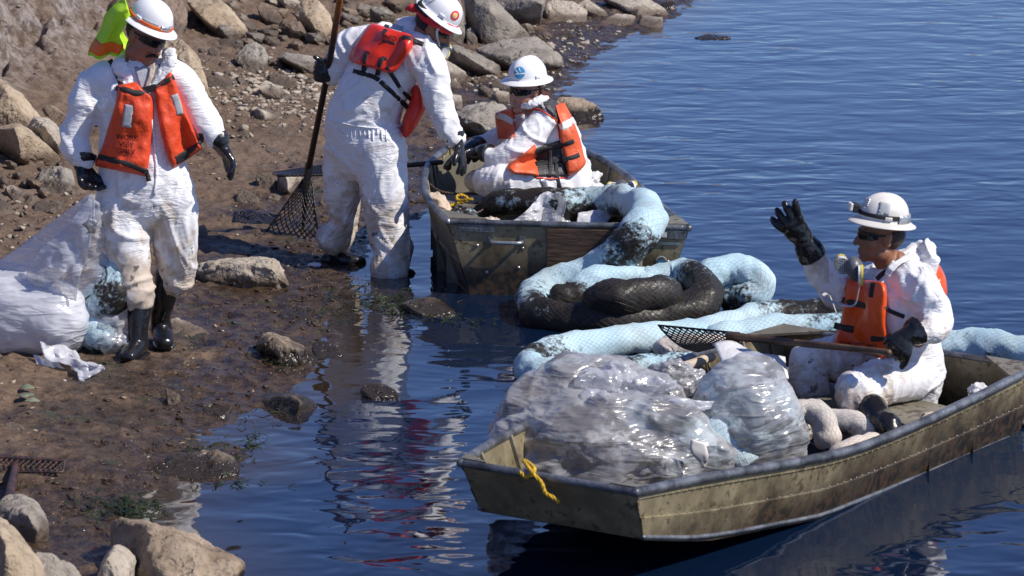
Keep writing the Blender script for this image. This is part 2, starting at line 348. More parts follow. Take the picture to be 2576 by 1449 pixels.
    cc = b.mix(b.ramp(b.math('ADD', z, b.math('MULTIPLY', n, .5)), 1.5, 1.85), (.022, .013, .010), (.30, .095, .02)); cc = b.mix(b.ramp(n, .52, .60), cc, (.03, .015, .01))
    M['pole'] = b.done(b.bsdf(cc, .4, b.bump(n, .006, .6)))
    M['iron'] = m_plain('oily_black_iron', (.014, .012, .011), .3, .5, 60, .4)
    M['cream'] = m_plain('stained_cream_pad', (.58, .47, .36), .75, .8, 40, .25); M['padw'] = m_plain('white_pad', (.68, .68, .70), .7, .5, 50, .08)
    M['weed'] = m_plain('green_weed', (.022, .032, .006), .3, .5, 60, .5); M['leaf'] = m_plain('pale_leaf', (.17, .20, .13), .6, .3, 60, .2)
    M['wood'] = m_plain('wooden_pole', (.10, .06, .035), .5, .6, 40, .4)
make_mats()
# ------------------------------------------------------------------ terrain
_sh = [(-1100, 5200), (-700, 3300), (-400, 2250), (0, 1750), (40, 1700), (70, 1650), (100, 1560), (170, 1462), (260, 1425), (340, 1400), (400, 1330), (470, 1180), (540, 1060),
       (600, 960), (640, 905), (690, 872), (740, 905), (765, 890), (790, 830), (822, 790), (850, 855), (890, 840), (925, 780), (960, 800), (1000, 740),
       (1040, 620), (1080, 560), (1108, 548), (1130, 600), (1180, 618), (1204, 590), (1218, 470), (1245, 380), (1275, 345), (1310, 360), (1400, 480), (1449, 480), (1800, 120), (2500, -700), (6000, -5200)]
_sy = np.array([G(0, p).y for p, _ in _sh][::-1]); _sx = np.array([G(x, p).x for p, x in _sh][::-1])
def shore_x(Y): return np.interp(Y, _sy, _sx)
_pd = np.array([-60, -4, -1.5, -.5, 0, .3, 1.0, 2.0, 2.8, 3.4, 4.4, 6.0, 9, 40, 4000.]); _pz = np.array([-1.2, -.9, -.38, -.11, 0, .028, .085, .18, .32, .55, 1.30, 2.1, 2.5, 3.2, 3.4])
def base_h(x, Y):
    x = np.atleast_1d(np.asarray(x, float)); Y = np.atleast_1d(np.asarray(Y, float))
    xs = (shore_x(Y-.35) + shore_x(Y)*2 + shore_x(Y+.35))/4; xf = shore_x(Y)
    d = (xs - x)*0.93; h = np.interp(d, _pd, _pz)
    h2 = np.interp((xf-x)*.93, _pd, _pz); k = np.clip(1-np.abs(d)/1.2, 0, 1); return h*(1-k) + h2*k
def terr(x, Y):
    h = base_h(x, Y); P = np.stack([x, Y, np.zeros_like(x)], 1)
    near = (np.abs(x) < 8) & (Y > 8) & (Y < 45)
    a = np.zeros_like(h); q = P[near]; up = np.clip(h[near]*3, 0, 1)
    n = fbm(q*1.1, 3)*.030*(0.25+up*.9)
    n += fbm(q*4.5+5, 3)*.016 + (fbm(q*np.array([13, 9, 1])+2, 3))*(.011+.008*up)
    n += np.clip(ridged(q*2.2+9, 2)-.9, 0, 1)*.08*np.clip((h[near]-.3)*2, 0, 1)
    n += (np.abs(fbm(q*1.6+31, 4))*.34 - np.clip(fbm(q*np.array([4, 2.2, 1])+77, 3)-.15, 0, 1)*.30)*np.clip((h[near]-.40)*5, 0, 1)
    pit = fbm(q*7.7+60, 2); n -= np.clip(pit-.38, 0, 1)*.07*np.clip(h[near]*14, 0, 1)
    a[near] = n; return h + a
def GT(px, py):
    d = ray(px, py); t = 11.0/d[1]
    for k in range(1400):
        p = CAM + d*t
        if p[2] <= float(base_h(p[0], p[1])[0]): break
        t += 0.03/d[1]
    return Vector(CAM + d*t)
def axis(dense, step, ext):
    a = list(np.arange(dense[0], dense[1]+1e-6, step)); s = step; lo = [dense[0]]; 
    while lo[-1] > ext[0]: s *= 1.5; lo.append(lo[-1]-s)
    s = step; hi = [dense[1]]
    while hi[-1] < ext[1]: s *= 1.5; hi.append(hi[-1]+s)
    return np.array(lo[:0:-1] + a + hi[1:])
X = axis((-4.8, 2.0), .018, (-3000, 3000)); Yv = axis((12.5, 33.5), .03, (-800, 6000))
XX, YY = np.meshgrid(X, Yv); hz = terr(XX.ravel(), YY.ravel())
gm = grid_mesh('ground', np.stack([XX.ravel(), YY.ravel(), hz], 1).reshape(XX.shape+(3,)))
attr(gm, 'wet', np.clip(1.0 - hz/.17, 0, 1)); attr(gm, 'grey', np.clip((hz-.40)*3.5, 0, 1))
g = mesh_obj('ground', gm, M['mud']); tag(g, kind='structure', label='brown muddy bank sloping down to the water')
X2 = axis((-3.5, 3.0), .08, (-3000, 3000)); Y2 = axis((12.5, 34), .12, (-800, 6000))
XX, YY = np.meshgrid(X2, Y2); wm = grid_mesh('water', np.stack([XX, YY, XX*0], -1)); attr(wm, 'depth', -base_h(XX.ravel(), YY.ravel()))
wt = mesh_obj('water', wm, M['water']); tag(wt, kind='structure', label='rippled dark blue water')
# ------------------------------------------------------------------ rocks
def rock(label, pts, mat='rock_pale', depth=.35, ridge=(), rough=.75, group=None, sink=.06, name='rock', z0=None, vox=None):
    pys = [p[1] for p in pts]; yb, yt = max(pys), min(pys); xb = sum(p[0] for p in pts)/len(pts)
    low = [p for p in pts if p[1] > yb-.25*(yb-yt)-2]; bx = sum(p[0] for p in low)/len(low)
    g0 = GT(bx, yb) if z0 is None else G(bx, yb, z0)
    Y0 = g0.y; bm = bmesh.new(); cx, cy = xb, sum(pys)/len(pys)
    for p in pts:
        v = (yb-p[1])/max(1, yb-yt); dy = p[2] if len(p) > 2 else depth*.55*v
        bm.verts.new(W(p[0], p[1], Y0+dy))
        q = W(p[0]*.8+cx*.2, p[1]*.9+cy*.1, Y0+max(depth, dy+.05)); q.z -= .10*depth; bm.verts.new(q)
        if v < .4: 
            q = W(p[0], p[1], Y0+dy); q.z -= sink; bm.verts.new(q)
    for r in ridge: bm.verts.new(W(r[0], r[1], Y0+r[2]))
    q = g0.copy(); q.z -= sink; q.y += depth*.6; bm.verts.new(q)
    r = bmesh.ops.convex_hull(bm, input=bm.verts[:]); 
    bmesh.ops.delete(bm, geom=[v for v in bm.verts if not v.link_faces], context='VERTS')
    size = max(max(p[0] for p in pts)-min(p[0] for p in pts), yb-yt)/420
    vx = vox or min(.024, max(.006, size*.035))
    me = remesh(bm, name, vx, 1, .5)
    co = verts_np(me); nn = normals_np(me); sd = random.random()*90; k = min(1, size/.35)
    dsp = fbm(co*6+sd, 3)*.011*k*rough + fbm(co*19+sd, 3)*.009*k*rough - np.clip(fbm(co*13+sd+7, 2)-.25, 0, 1)*.05*k*rough
    cc_ = co.mean(0); ext = co.max(0)-co.min(0)
    for _k in range(7):
        nv_ = np.array([random.gauss(0, 1), random.gauss(-.5, .8), random.gauss(.4, .8)]); nv_ /= np.linalg.norm(nv_); pr = (co-cc_)@nv_; off = pr.max()*random.uniform(.80, .93); ov = np.maximum(0, pr-off); co = co - nv_[None]*(ov*.93)[:, None]
    co = co + nn*dsp[:, None]*.8
    o0 = np.array(g0); gh = base_h(co[:, 0], co[:, 1]); attr(me, 'rise', co[:, 2]-np.maximum(gh, 0))
    set_verts(me, co - o0); o = mesh_obj(name, me, M[mat]); o.location = g0
    return tag(o, label, 'rock', group)
R = rock
R('pale speckled slab sloping down beside the white helmet of the standing man', [(466, 0), (560, -6), (622, 66), (640, 92), (572, 98), (533, 66), (497, 30)], 'rock_tan', .7, [(500, 34, -.05), (560, 88, -.05)])
R('dark rounded boulder right behind the helmet with orange band', [(385, 0), (455, -5), (472, 30), (470, 62), (452, 82), (420, 82), (390, 60)], 'rock_brown', .6)
R('smooth tan slab rising behind the shoulder of the standing man', [(405, 100), (430, 84), (455, 96), (497, 138), (516, 186), (532, 252), (500, 262), (450, 230)], 'rock_tan', .6, [(470, 150, -.05)])
R('dark brown oblong stone above the gravel patch', [(645, 5), (670, 6), (700, 30), (718, 56), (705, 68), (680, 58), (650, 33)], 'rock_brown', .4)
R('large tan boulder left of the rusty pole', [(742, -8), (805, -6), (836, 30), (838, 62), (827, 103), (800, 88), (768, 58), (740, 36)], 'rock_tan', .6, [(790, 55, -.05)])
R('narrow tan boulder between brown stone and large tan boulder', [(690, -8), (738, -8), (737, 32), (722, 37), (705, 20)], 'rock_tan', .5)
R('small square pale block below the large tan boulder', [(774, 79), (797, 75), (800, 98), (777, 95)], 'rock_pale', .2)
R('long flat grey slab casting a black shadow left of the pole', [(695, 146), (719, 130), (816, 147), (822, 160), (800, 187), (768, 173), (730, 158)], 'rock_grey', .55, [(719, 146, -.05)])
R('pale rock hidden partly behind the pole beside the arm', [(826, 90), (862, 82), (880, 98), (874, 128), (835, 126)], 'rock_pale', .4)
R('lumpy brown rock in the middle of the mud flat', [(668, 190), (690, 178), (738, 196), (752, 214), (736, 226), (690, 214)], 'rock_brown', .4)
R('pointed crusty rock below the lumpy brown one', [(644, 222), (670, 198), (712, 226), (748, 254), (718, 252), (664, 234)], 'rock_pale', .35)
R('broad rubble mound left of the long flat slab', [(590, 150), (612, 112), (645, 104), (680, 136), (672, 176), (620, 182)], 'rock_grey', .5, rough=1.5)
R('round knobbly stone above the rubble mound', [(521, 122), (537, 113), (554, 120), (553, 138), (533, 145)], 'rock_grey', .2)
R('low brown rock near the shoulder of the standing man', [(516, 195), (545, 186), (580, 202), (592, 222), (560, 226), (524, 216)], 'rock_brown', .35)
R('reddish brown rock under the speckled slab', [(545, 98), (575, 93), (612, 104), (614, 120), (570, 122)], 'rock_brown', .3)
R('half buried block with a shaded left face on the flat', [(622, 283), (647, 271), (702, 283), (708, 297), (651, 300), (628, 296)], 'rock_pale', .3, [(652, 276, -.10), (654, 299, -.12)])
R('small knobbly stone beside the gloved hand', [(605, 337), (612, 329), (626, 334), (628, 349), (612, 351)], 'rock_pale', .12)
R('wide crusty slab in the centre of the mud flat', [(655, 330), (704, 317), (754, 340), (754, 348), (694, 346), (660, 338)], 'rock_pale', .35)
R('flat pale stone shaped like a leaf on the flat', [(667, 375), (680, 365), (716, 384), (684, 388)], 'rock_pale', .25, rough=.4)
R('purple brown stone leaning on a pale one beside the wire rake', [(643, 446), (652, 428), (680, 440), (697, 455), (695, 474), (680, 476), (652, 462)], 'rock_brown', .22)
R('pale split stone behind the wire rake', [(697, 442), (730, 434), (764, 436), (740, 480), (698, 476)], 'rock_pale', .3, [(722, 440, -.10), (724, 478, -.12)])
R('cone shaped grey stone left of the wire rake', [(592, 508), (601, 471), (618, 476), (640, 486), (660, 505), (630, 513)], 'rock_grey', .25)
R('rock at the foot of the rake beside the white trouser leg', [(800, 505), (812, 488), (838, 494), (842, 520), (810, 526)], 'rock_grey', .25)
R('long thin slab lying on the flat next to the pole', [(731, 257), (770, 253), (812, 258), (824, 262), (822, 272), (770, 264)], 'rock_pale', .25, rough=.5)
R('tall block behind the helmet with red round sticker', [(1130, -10), (1158, -8), (1168, 40), (1171, 110), (1140, 112), (1120, 90)], 'rock_grey', .5, rough=.6)
R('big smooth wedge of concrete with a shaded left side', [(1165, -10), (1235, -12), (1290, 50), (1335, 88), (1276, 104), (1214, 112), (1172, 60)], 'rock_grey', .8, [(1212, 4, -.22), (1219, 108, -.22)], rough=.35)
R('small stone in the shade of the concrete wedge', [(1172, 76), (1188, 66), (1201, 90), (1200, 114), (1176, 112)], 'rock_grey', .2)
R('upright concrete block at the top centre of the bank', [(1240, -14), (1376, -14), (1372, 10), (1354, 65), (1328, 57), (1290, 50), (1262, 40)], 'rock_grey', .6, [(1366, 6, -.12)], rough=.35)
R('rough lit stone leaning on the upright concrete block', [(1270, 8), (1290, 8), (1324, 44), (1322, 60), (1296, 58)], 'rock_pale', .3)
R('pale broken slab right of the upright block', [(1368, 8), (1400, -6), (1440, 0), (1480, 26), (1474, 52), (1378, 56)], 'rock_pale', .6)
R('small tan slab sloping toward the water line', [(1453, 8), (1478, -4), (1520, 24), (1533, 42), (1500, 46)], 'rock_pale', .4)
R('large smooth slab at the top of the shore', [(1505, -12), (1620, -12), (1690, 32), (1688, 44), (1640, 46), (1590, 34)], 'rock_pale', .9, [(1600, 30, -.05)], rough=.35)
R('flat oval stone below the large smooth slab', [(1506, 56), (1552, 32), (1600, 38), (1597, 57), (1552, 63)], 'rock_pale', .4, rough=.5)
R('rock at the water edge next to the oval stone', [(1596, 56), (1614, 38), (1668, 43), (1668, 66), (1620, 73)], 'rock_grey', .4)
R('wide table shaped slab with a dark front', [(1192, 122), (1256, 100), (1350, 90), (1368, 104), (1420, 144), (1400, 152), (1358, 152), (1342, 176), (1262, 178), (1260, 150)], 'rock_grey', .9, [(1262, 148, -.18), (1356, 150, -.18)], rough=.5)
R('diagonal slab pointing at the seated woman with black underside', [(1108, 116), (1136, 106), (1200, 134), (1264, 166), (1258, 190), (1208, 190), (1150, 160)], 'rock_grey', .5, [(1150, 124, -.14), (1206, 160, -.2)], rough=.7)
R('pale wedge below the diagonal slab', [(1094, 158), (1113, 145), (1150, 166), (1188, 192), (1157, 200), (1124, 206), (1100, 190)], 'rock_pale', .45, rough=.4)
R('little pale pyramid of stone behind the bending man', [(1120, 224), (1130, 203), (1145, 195), (1168, 226)], 'rock_pale', .22)
R('stone with shaded side left of the woman helmet', [(1236, 214), (1246, 198), (1284, 202), (1284, 226), (1240, 228)], 'rock_grey', .22)
R('crusty stone beside the dark glasses of the woman', [(1236, 240), (1252, 226), (1282, 232), (1282, 262), (1240, 256)], 'rock_pale', .25)
R('squat stone behind the white sleeve of the bending man', [(1110, 245), (1126, 233), (1160, 238), (1165, 268), (1146, 278), (1116, 270)], 'rock_pale', .3)
R('large rock with a black hollow behind the bow of the boat', [(1135, 284), (1180, 264), (1245, 252), (1280, 266), (1262, 330), (1233, 346), (1156, 322)], 'rock_grey', .55, [(1220, 306, -.16), (1170, 300, -.12)])
R('rounded rock at the water behind the woman shoulders', [(1396, 262), (1406, 244), (1460, 244), (1500, 264), (1522, 284), (1520, 308), (1440, 312), (1400, 300)], 'rock_wet', .45)
R('dark stone awash far out in the blue water', [(1744, 95), (1780, 85), (1838, 90), (1840, 99), (1780, 101)], 'rock_wet', .35, z0=0)
R('wet stone at the far end of the shore', [(1662, 4), (1690, -4), (1702, 6), (1692, 22), (1668, 20)], 'rock_wet', .3)
R('huge orange tan slab at the left picture edge', [(-40, 180), (0, 198), (52, 232), (110, 290), (96, 318), (60, 330), (-40, 330)], 'rock_tan', .8, [(52, 250, -.05)], rough=.7)
R('smooth tilted brown slab with a straight edge at the left', [(-40, 330), (0, 318), (47, 308), (80, 328), (163, 404), (120, 412), (62, 414), (4, 368), (-40, 340)], 'rock_tan', .6, [(44, 320, -.12), (66, 408, -.15)], rough=.35)
R('crumbly pale rock between the slab and the white sleeve', [(60, 320), (83, 292), (120, 297), (160, 330), (160, 388), (134, 384), (100, 352)], 'rock_pale', .45, [(108, 318, -.12)], rough=1.3)
R('tan rock with a dark hollow above the crumbly pale rock', [(102, 270), (125, 257), (170, 293), (172, 312), (140, 312), (108, 288)], 'rock_tan', .35)
R('wide lumpy grey rock behind the black glove at the left', [(84, 445), (110, 422), (148, 414), (180, 430), (196, 498), (150, 492), (100, 466)], 'rock_grey', .5, rough=1.4)
R('dark rubble lump above the plastic bag', [(82, 530), (90, 508), (112, 498), (158, 506), (164, 524), (128, 538)], 'rock_brown', .35, rough=1.5)
R('blue grey stone cut by the left picture edge', [(-30, 492), (0, 494), (32, 518), (28, 534), (-30, 532)], 'rock_grey', .3)
R('knobbly stone pair lying left of the lumpy rock', [(8, 476), (26, 462), (54, 480), (106, 508), (72, 518), (30, 502)], 'rock_pale', .3, rough=1.5)
R('broad flat topped block with a pitted front behind the white knees', [(493, 668), (530, 652), (600, 646), (655, 644), (702, 654), (722, 680), (727, 696), (714, 716), (622, 722), (560, 714), (495, 694)], 'rock_pale', .34, [(500, 668, -.03), (560, 668, -.04), (700, 666, -.04), (622, 668, -.04)], rough=1.3, vox=.010)
R('tan stone beside the white trouser leg of the standing man', [(494, 602), (497, 568), (510, 560), (522, 574), (522, 600)], 'rock_tan', .2)
R('muddy hump of rock near the pool edge', [(698, 796), (712, 776), (742, 764), (768, 776), (785, 798), (742, 814)], 'rock_wet', .35)
R('pointed wet rock with a pale face at the pool edge', [(642, 868), (656, 846), (676, 835), (714, 846), (760, 870), (798, 892), (776, 912), (700, 916)], 'rock_wet', .42, [(690, 858, -.12), (706, 912, -.15)], vox=.010)
R('low black wet shelf running into the pool', [(770, 868), (800, 850), (845, 868), (866, 888), (850, 900), (790, 905)], 'rock_wet', .4)
R('small rusty stone standing alone in the pool', [(903, 984), (914, 966), (932, 957), (975, 964), (1003, 988), (990, 1008), (930, 1004)], 'rock_wet', .28, z0=0)
R('flat weedy rock awash before the stern of the far boat', [(1000, 768), (1030, 750), (1074, 744), (1118, 757), (1162, 786), (1154, 800), (1092, 802), (1030, 786)], 'rock_wet', .5, z0=0)
R('pale crumbled slab right behind the black boots', [(425, 806), (448, 796), (482, 812), (538, 838), (470, 850), (420, 846)], 'rock_pale', .4)
R('triangular wet rock at the mud edge', [(626, 1022), (652, 991), (700, 988), (745, 990), (820, 1006), (800, 1040), (720, 1050), (650, 1040)], 'rock_wet', .5, [(744, 996, -.1), (738, 1046, -.14)])
R('small upright brown stone standing in the mud', [(414, 976), (424, 972), (446, 984), (456, 1000), (452, 1020), (422, 1018)], 'rock_brown', .14)
R('rounded stone at the water edge left of the triangular rock', [(508, 1044), (513, 1020), (532, 1008), (568, 1018), (574, 1044), (556, 1056), (524, 1058)], 'rock_wet', .22)
R('white crusty stone fragment at the left of the mud', [(6, 1070), (22, 1060), (52, 1066), (66, 1082), (40, 1086)], 'rock_pale', .18)
R('long low muddy rock jutting into the blue water', [(356, 1192), (380, 1160), (413, 1140), (480, 1136), (566, 1134), (600, 1160), (620, 1198), (560, 1216), (450, 1220), (380, 1210)], 'rock_wet', .55, rough=1.3)
R('hooked grey green boulder under the rake handle', [(-30, 1262), (0, 1246), (42, 1240), (84, 1256), (114, 1290), (126, 1330), (90, 1362), (60, 1345), (-30, 1340)], 'rock_grey', .4, [(80, 1300, -.10)], rough=.6)
R('huge pinkish boulder in the bottom left corner', [(-60, 1270), (0, 1290), (34, 1322), (74, 1374), (112, 1418), (122, 1500), (60, 1560), (-60, 1560)], 'rock_tan', .7, [(20, 1400, -.2)], rough=.5)
R('grey boulder right of the huge pinkish one', [(76, 1400), (90, 1383), (128, 1388), (190, 1422), (222, 1470), (190, 1540), (90, 1540)], 'rock_grey', .45, rough=.6)
R('upright cube like boulder at the bottom edge', [(232, 1480), (262, 1402), (288, 1367), (310, 1364), (345, 1390), (338, 1440), (326, 1520), (250, 1530)], 'rock_pale', .4, [(262, 1410, -.1), (300, 1400, -.16)], rough=.7)
R('long pitted boulder sloping into the water with a black left side', [(268, 1318), (304, 1299), (360, 1304), (413, 1322), (500, 1350), (572, 1386), (626, 1416), (600, 1440), (540, 1462), (400, 1500), (300, 1480), (276, 1380)], 'rock_wet', .7, [(400, 1334, -.05), (470, 1420, -.3), (560, 1440, -.2)], rough=1.2)
LM = [(372, 60, 'the orange banded helmet'), (235, 110, 'the lime neck shade'), (566, 50, 'the long speckled slab'), (790, 45, 'the large tan boulder'), (850, 60, 'the rusty pole'), (760, 160, 'the long flat grey slab'), (536, 128, 'the round knobbly stone'), (630, 145, 'the broad rubble mound'), (700, 230, 'the pointed crusty rock'), (660, 285, 'the half buried block'), (705, 332, 'the wide crusty slab'),
      (690, 378, 'the leaf shaped stone'), (672, 452, 'the purple brown stone'), (615, 495, 'the cone shaped stone'), (490, 60, 'the top of the speckled slab'), (945, 30, 'the orange back pad'), (1020, 50, 'the red bandana'), (1145, 60, 'the tall block'), (1190, 150, 'the diagonal slab'), (1300, 130, 'the table shaped slab'), (1250, 215, 'the shaded stone by the helmet'), (1330, 170, 'the blue sticker helmet'),
      (1145, 255, 'the squat stone'), (1205, 300, 'the large hollowed rock'), (1440, 30, 'the pale broken slab'), (1550, 45, 'the flat oval stone'), (60, 260, 'the huge orange tan slab'), (80, 365, 'the tilted brown slab'), (130, 345, 'the crumbly pale rock'), (145, 460, 'the lumpy grey rock'), (120, 518, 'the dark rubble lump'), (15, 512, 'the blue grey stone'), (60, 490, 'the knobbly stone pair'), (100, 600, 'the tied white bag'),
      (590, 420, 'the gloved left hand'), (620, 340, 'the small knobbly stone'), (600, 690, 'the flat topped block'), (40, 1165, 'the rusty rake'), (480, 1175, 'the long muddy rock'), (745, 640, 'the upright wire rake'), (480, 820, 'the black boots'), (60, 80, 'the clay bluff corner'), (160, 60, 'the dark clay hollow'), (510, 585, 'the stone by the trouser leg')]
_used = set()
def where_label(x, y, w_, h_, mat, noun, wmin, wmax):
    t = (w_-wmin)/max(1, wmax-wmin); size = ('tiny', 'small', 'medium', 'large', 'broad')[min(4, int(t*5))]; colr = {'rock_tan': 'tan', 'rock_pale': 'pale', 'rock_grey': 'grey', 'rock_brown': 'brown'}[mat]
    for lx, ly, nm in sorted(LM, key=lambda q: (q[0]-x)**2+(1.6*(q[1]-y))**2)[:6]:
        dx, dy = x-lx, (y-ly)*1.6; d = math.hypot(dx, dy); a = ('just ', 'a little ', 'well ')[0 if d < 30 else 1 if d < 75 else 2]
        v = '' if abs(dy) < 12 else ('above' if dy < 0 else 'below'); h = '' if abs(dx) < 10 else ('left of' if dx < 0 else 'right of')
        rel = (v+' and '+h) if v and h and min(abs(dx), abs(dy)) > .35*max(abs(dx), abs(dy)) else (h if abs(dx) > abs(dy) and h else v or h or 'against')
        s_ = f'{size} {colr} {noun} {a}{rel} {nm}'
        if s_ not in _used: _used.add(s_); return s_
    return s_
# broken rubble covering the upper bank
_rr = random.Random(12)
def rubble(n, box, smin, smax, mats, label, name='rubble_stone', group='broken rubble on the upper bank'):
    for _ in range(n):
        x, y = _rr.uniform(box[0], box[2]), _rr.uniform(box[1], box[3]); w_ = _rr.uniform(smin, smax)*(1+.0*y); h_ = w_*_rr.uniform(.35, .7); k = _rr.randint(5, 7); a0 = _rr.random()*6.28; tl = _rr.uniform(-.1, .7)
        pts = []
        for i in range(k):
            a = a0+2*math.pi*i/k+_rr.uniform(-.3, .3); u, v = math.cos(a)*w_/2*_rr.uniform(.75, 1.1), math.sin(a)*h_/2*_rr.uniform(.75, 1.1); pts.append((x+u, y+v+u*tl*.6))
        mt = _rr.choice(mats); R(where_label(x, y, w_, h_, mt, label, smin, smax), pts, mt, w_/420*_rr.uniform(.7, 1.3), [(x+_rr.uniform(-.25, .1)*w_, y-h_*.1, -_rr.uniform(.05, .2)*w_/100)], rough=.9, name=name, group=group, sink=.03)
TM = ['rock_tan', 'rock_pale', 'rock_grey', 'rock_brown', 'rock_tan']
rubble(34, (560, -5, 880, 120), 30, 84, TM, 'angular rubble stone')
rubble(16, (850, 0, 1130, 70), 34, 84, ['rock_tan', 'rock_grey', 'rock_brown'], 'broken slab piece')
rubble(10, (1090, 150, 1260, 250), 22, 50, ['rock_pale', 'rock_grey'], 'loose stone')
rubble(14, (500, 100, 700, 220), 18, 44, TM, 'knobbly slope stone')
rubble(16, (-10, 380, 165, 520), 18, 56, TM, 'broken stone')
rubble(9, (-10, 20, 230, 190), 16, 34, ['rock_brown', 'rock_grey'], 'clod stuck in the bluff')
rubble(12, (0, 520, 120, 620), 10, 26, TM, 'rubble pebble')
# small stones, alike
sm = [(735, 391, 36, 7), (735, 402, 34, 10), (657, 414, 42, 8), (684, 359, 32, 11), (765, 325, 30, 12), (766, 234, 32, 11), (684, 273, 32, 8), (632, 370, 44, 12), (590, 236, 24, 8), (656, 239, 18, 9), (620, 252, 40, 9), (560, 160, 20, 12), (570, 182, 16, 9), (500, 158, 12, 10),
      (545, 450, 22, 9), (530, 468, 14, 10), (690, 493, 40, 16), (520, 400, 24, 8), (500, 360, 26, 12), (590, 300, 12, 5), (1150, 300, 22, 10), (1190, 320, 20, 12), (1170, 334, 22, 12), (1195, 195, 14, 10), (1172, 214, 26, 14), (1330, 70, 30, 22), (1375, 88, 34, 18), (1426, 76, 24, 10), (1545, 28, 26, 12),
      (30, 560, 18, 10), (60, 590, 16, 8), (10, 600, 20, 10), (130, 560, 14, 8), (26, 440, 16, 10), (70, 450, 14, 8), (840, 560, 18, 9), (560, 540, 14, 8), (800, 240, 20, 9), (780, 200, 24, 10), (640, 300, 12, 7), (720, 300, 14, 7), (560, 350, 10, 6), (545, 770, 12, 6), (600, 1105, 12, 8), (200, 1108, 14, 8), (250, 1170, 16, 8), (130, 1160, 12, 6)]
for (x, y, ww, hh) in sm:
    a = [(x-ww/2, y+hh*.2), (x-ww*.25, y-hh/2), (x+ww*.2, y-hh*.45), (x+ww/2, y+hh*.1), (x+ww*.3, y+hh/2), (x-ww*.3, y+hh/2)]
    mt = random.choice(['rock_pale', 'rock_tan', 'rock_grey', 'rock_pale'])
    R(where_label(x, y, ww, hh, mt, 'stone', 10, 44), [(p+random.uniform(-1, 1)*ww*.07, q+random.uniform(-1, 1)*hh*.1) for p, q in a], mt, ww/500, name='small_stone', group='small stones scattered over the mud bank', sink=.02)
# gravel, shell bits and clods: uncountable
def scatter(name, label, n, mat, region, smin, smax, flat=.5, seed=1):
    rs = np.random.RandomState(seed); t = bmesh.new(); bmesh.ops.create_icosphere(t, subdivisions=1, radius=1); tv = np.array([v.co[:] for v in t.verts]); tf = np.array([[v.index for v in f.verts] for f in t.faces]); t.free()
    x, y = region(rs, n); z = terr(x, y); ok = z > .01; x, y, z = x[ok], y[ok], z[ok]; k = len(x)
    s = smin*(smax/smin)**(rs.rand(k)**2.2); an = rs.rand(k)*6.28; jit = 1+rs.normal(size=(k, len(tv), 1))*.22
    v = tv[None]*jit*np.stack([s*(.8+rs.rand(k)*.8), s*(.6+rs.rand(k)*.6), s*flat*(.6+rs.rand(k)*.6)], -1)[:, None, :]
    ca, sa = np.cos(an)[:, None], np.sin(an)[:, None]; tx = rs.normal(size=k)[:, None]*.3
    vx = v[..., 0]*ca - v[..., 1]*sa; vy = v[..., 0]*sa + v[..., 1]*ca; vz = v[..., 2] + vx*tx*.5
    co = np.stack([vx+x[:, None], vy+y[:, None], vz+z[:, None]+s[:, None]*flat*.3], -1).reshape(-1, 3)
    fc = (tf[None] + (np.arange(k)*len(tv))[:, None, None]).reshape(-1, 3)
    me = bpy.data.meshes.new(name); me.vertices.add(len(co)); me.vertices.foreach_set('co', co.astype(np.float32).ravel()); me.loops.add(fc.size); me.loops.foreach_set('vertex_index', fc.astype(np.int32).ravel())
    me.polygons.add(len(fc)); me.polygons.foreach_set('loop_start', (np.arange(len(fc))*3).astype(np.int32)); me.update(calc_edges=True)
    attr(me, 'wet', np.repeat(np.clip(1-z/.2, .8 if 'clod' in name else 0, 1), len(tv))); attr(me, 'rise', np.full(len(co), .3)); attr(me, 'grey', np.zeros(len(co)))
    o = mesh_obj(name, me, M[mat], smooth=False); tag(o, label, kind='stuff'); return o
def reg_all(rs, n):
    y = 13+ (rs.rand(n)**.8)*20; d = rs.rand(n)*5.5; return shore_x(y)-d, y
def reg_gravel(rs, n):
    c = [G(800, 90, .55), G(740, 110, .5), G(860, 120, .4), G(640, 190, .3), G(620, 160, .4), G(690, 90, .6), G(1420, 80, .15), G(1330, 170, .1), G(120, 560, .2)]; i = rs.randint(0, len(c), n)
    a = np.array([q[:] for q in c])[i]; return a[:, 0]+rs.normal(size=n)*.28, a[:, 1]+rs.normal(size=n)*.7
def reg_edge(rs, n):
    y = 14.5+rs.rand(n)*8; return shore_x(y)-np.abs(rs.normal(size=n))*.35, y
scatter('clods', 'dark clods of mud on the bank', 9000, 'mud', reg_all, .003, .017, .35, 1)
scatter('gravel', 'pale gravel and shell fragments on the bank', 1800, 'rock_pale', reg_gravel, .007, .036, .6, 2)
scatter('pebbles', 'tiny pale pebbles scattered over the mud', 1500, 'rock_tan', reg_all, .004, .022, .4, 3)
scatter('shell_bits', 'bright white shell bits in the mud', 260, 'white', reg_all, .004, .013, .35, 4)
scatter('wet_clods', 'wet black clods along the water line', 1500, 'mud', reg_edge, .004, .024, .4, 5)
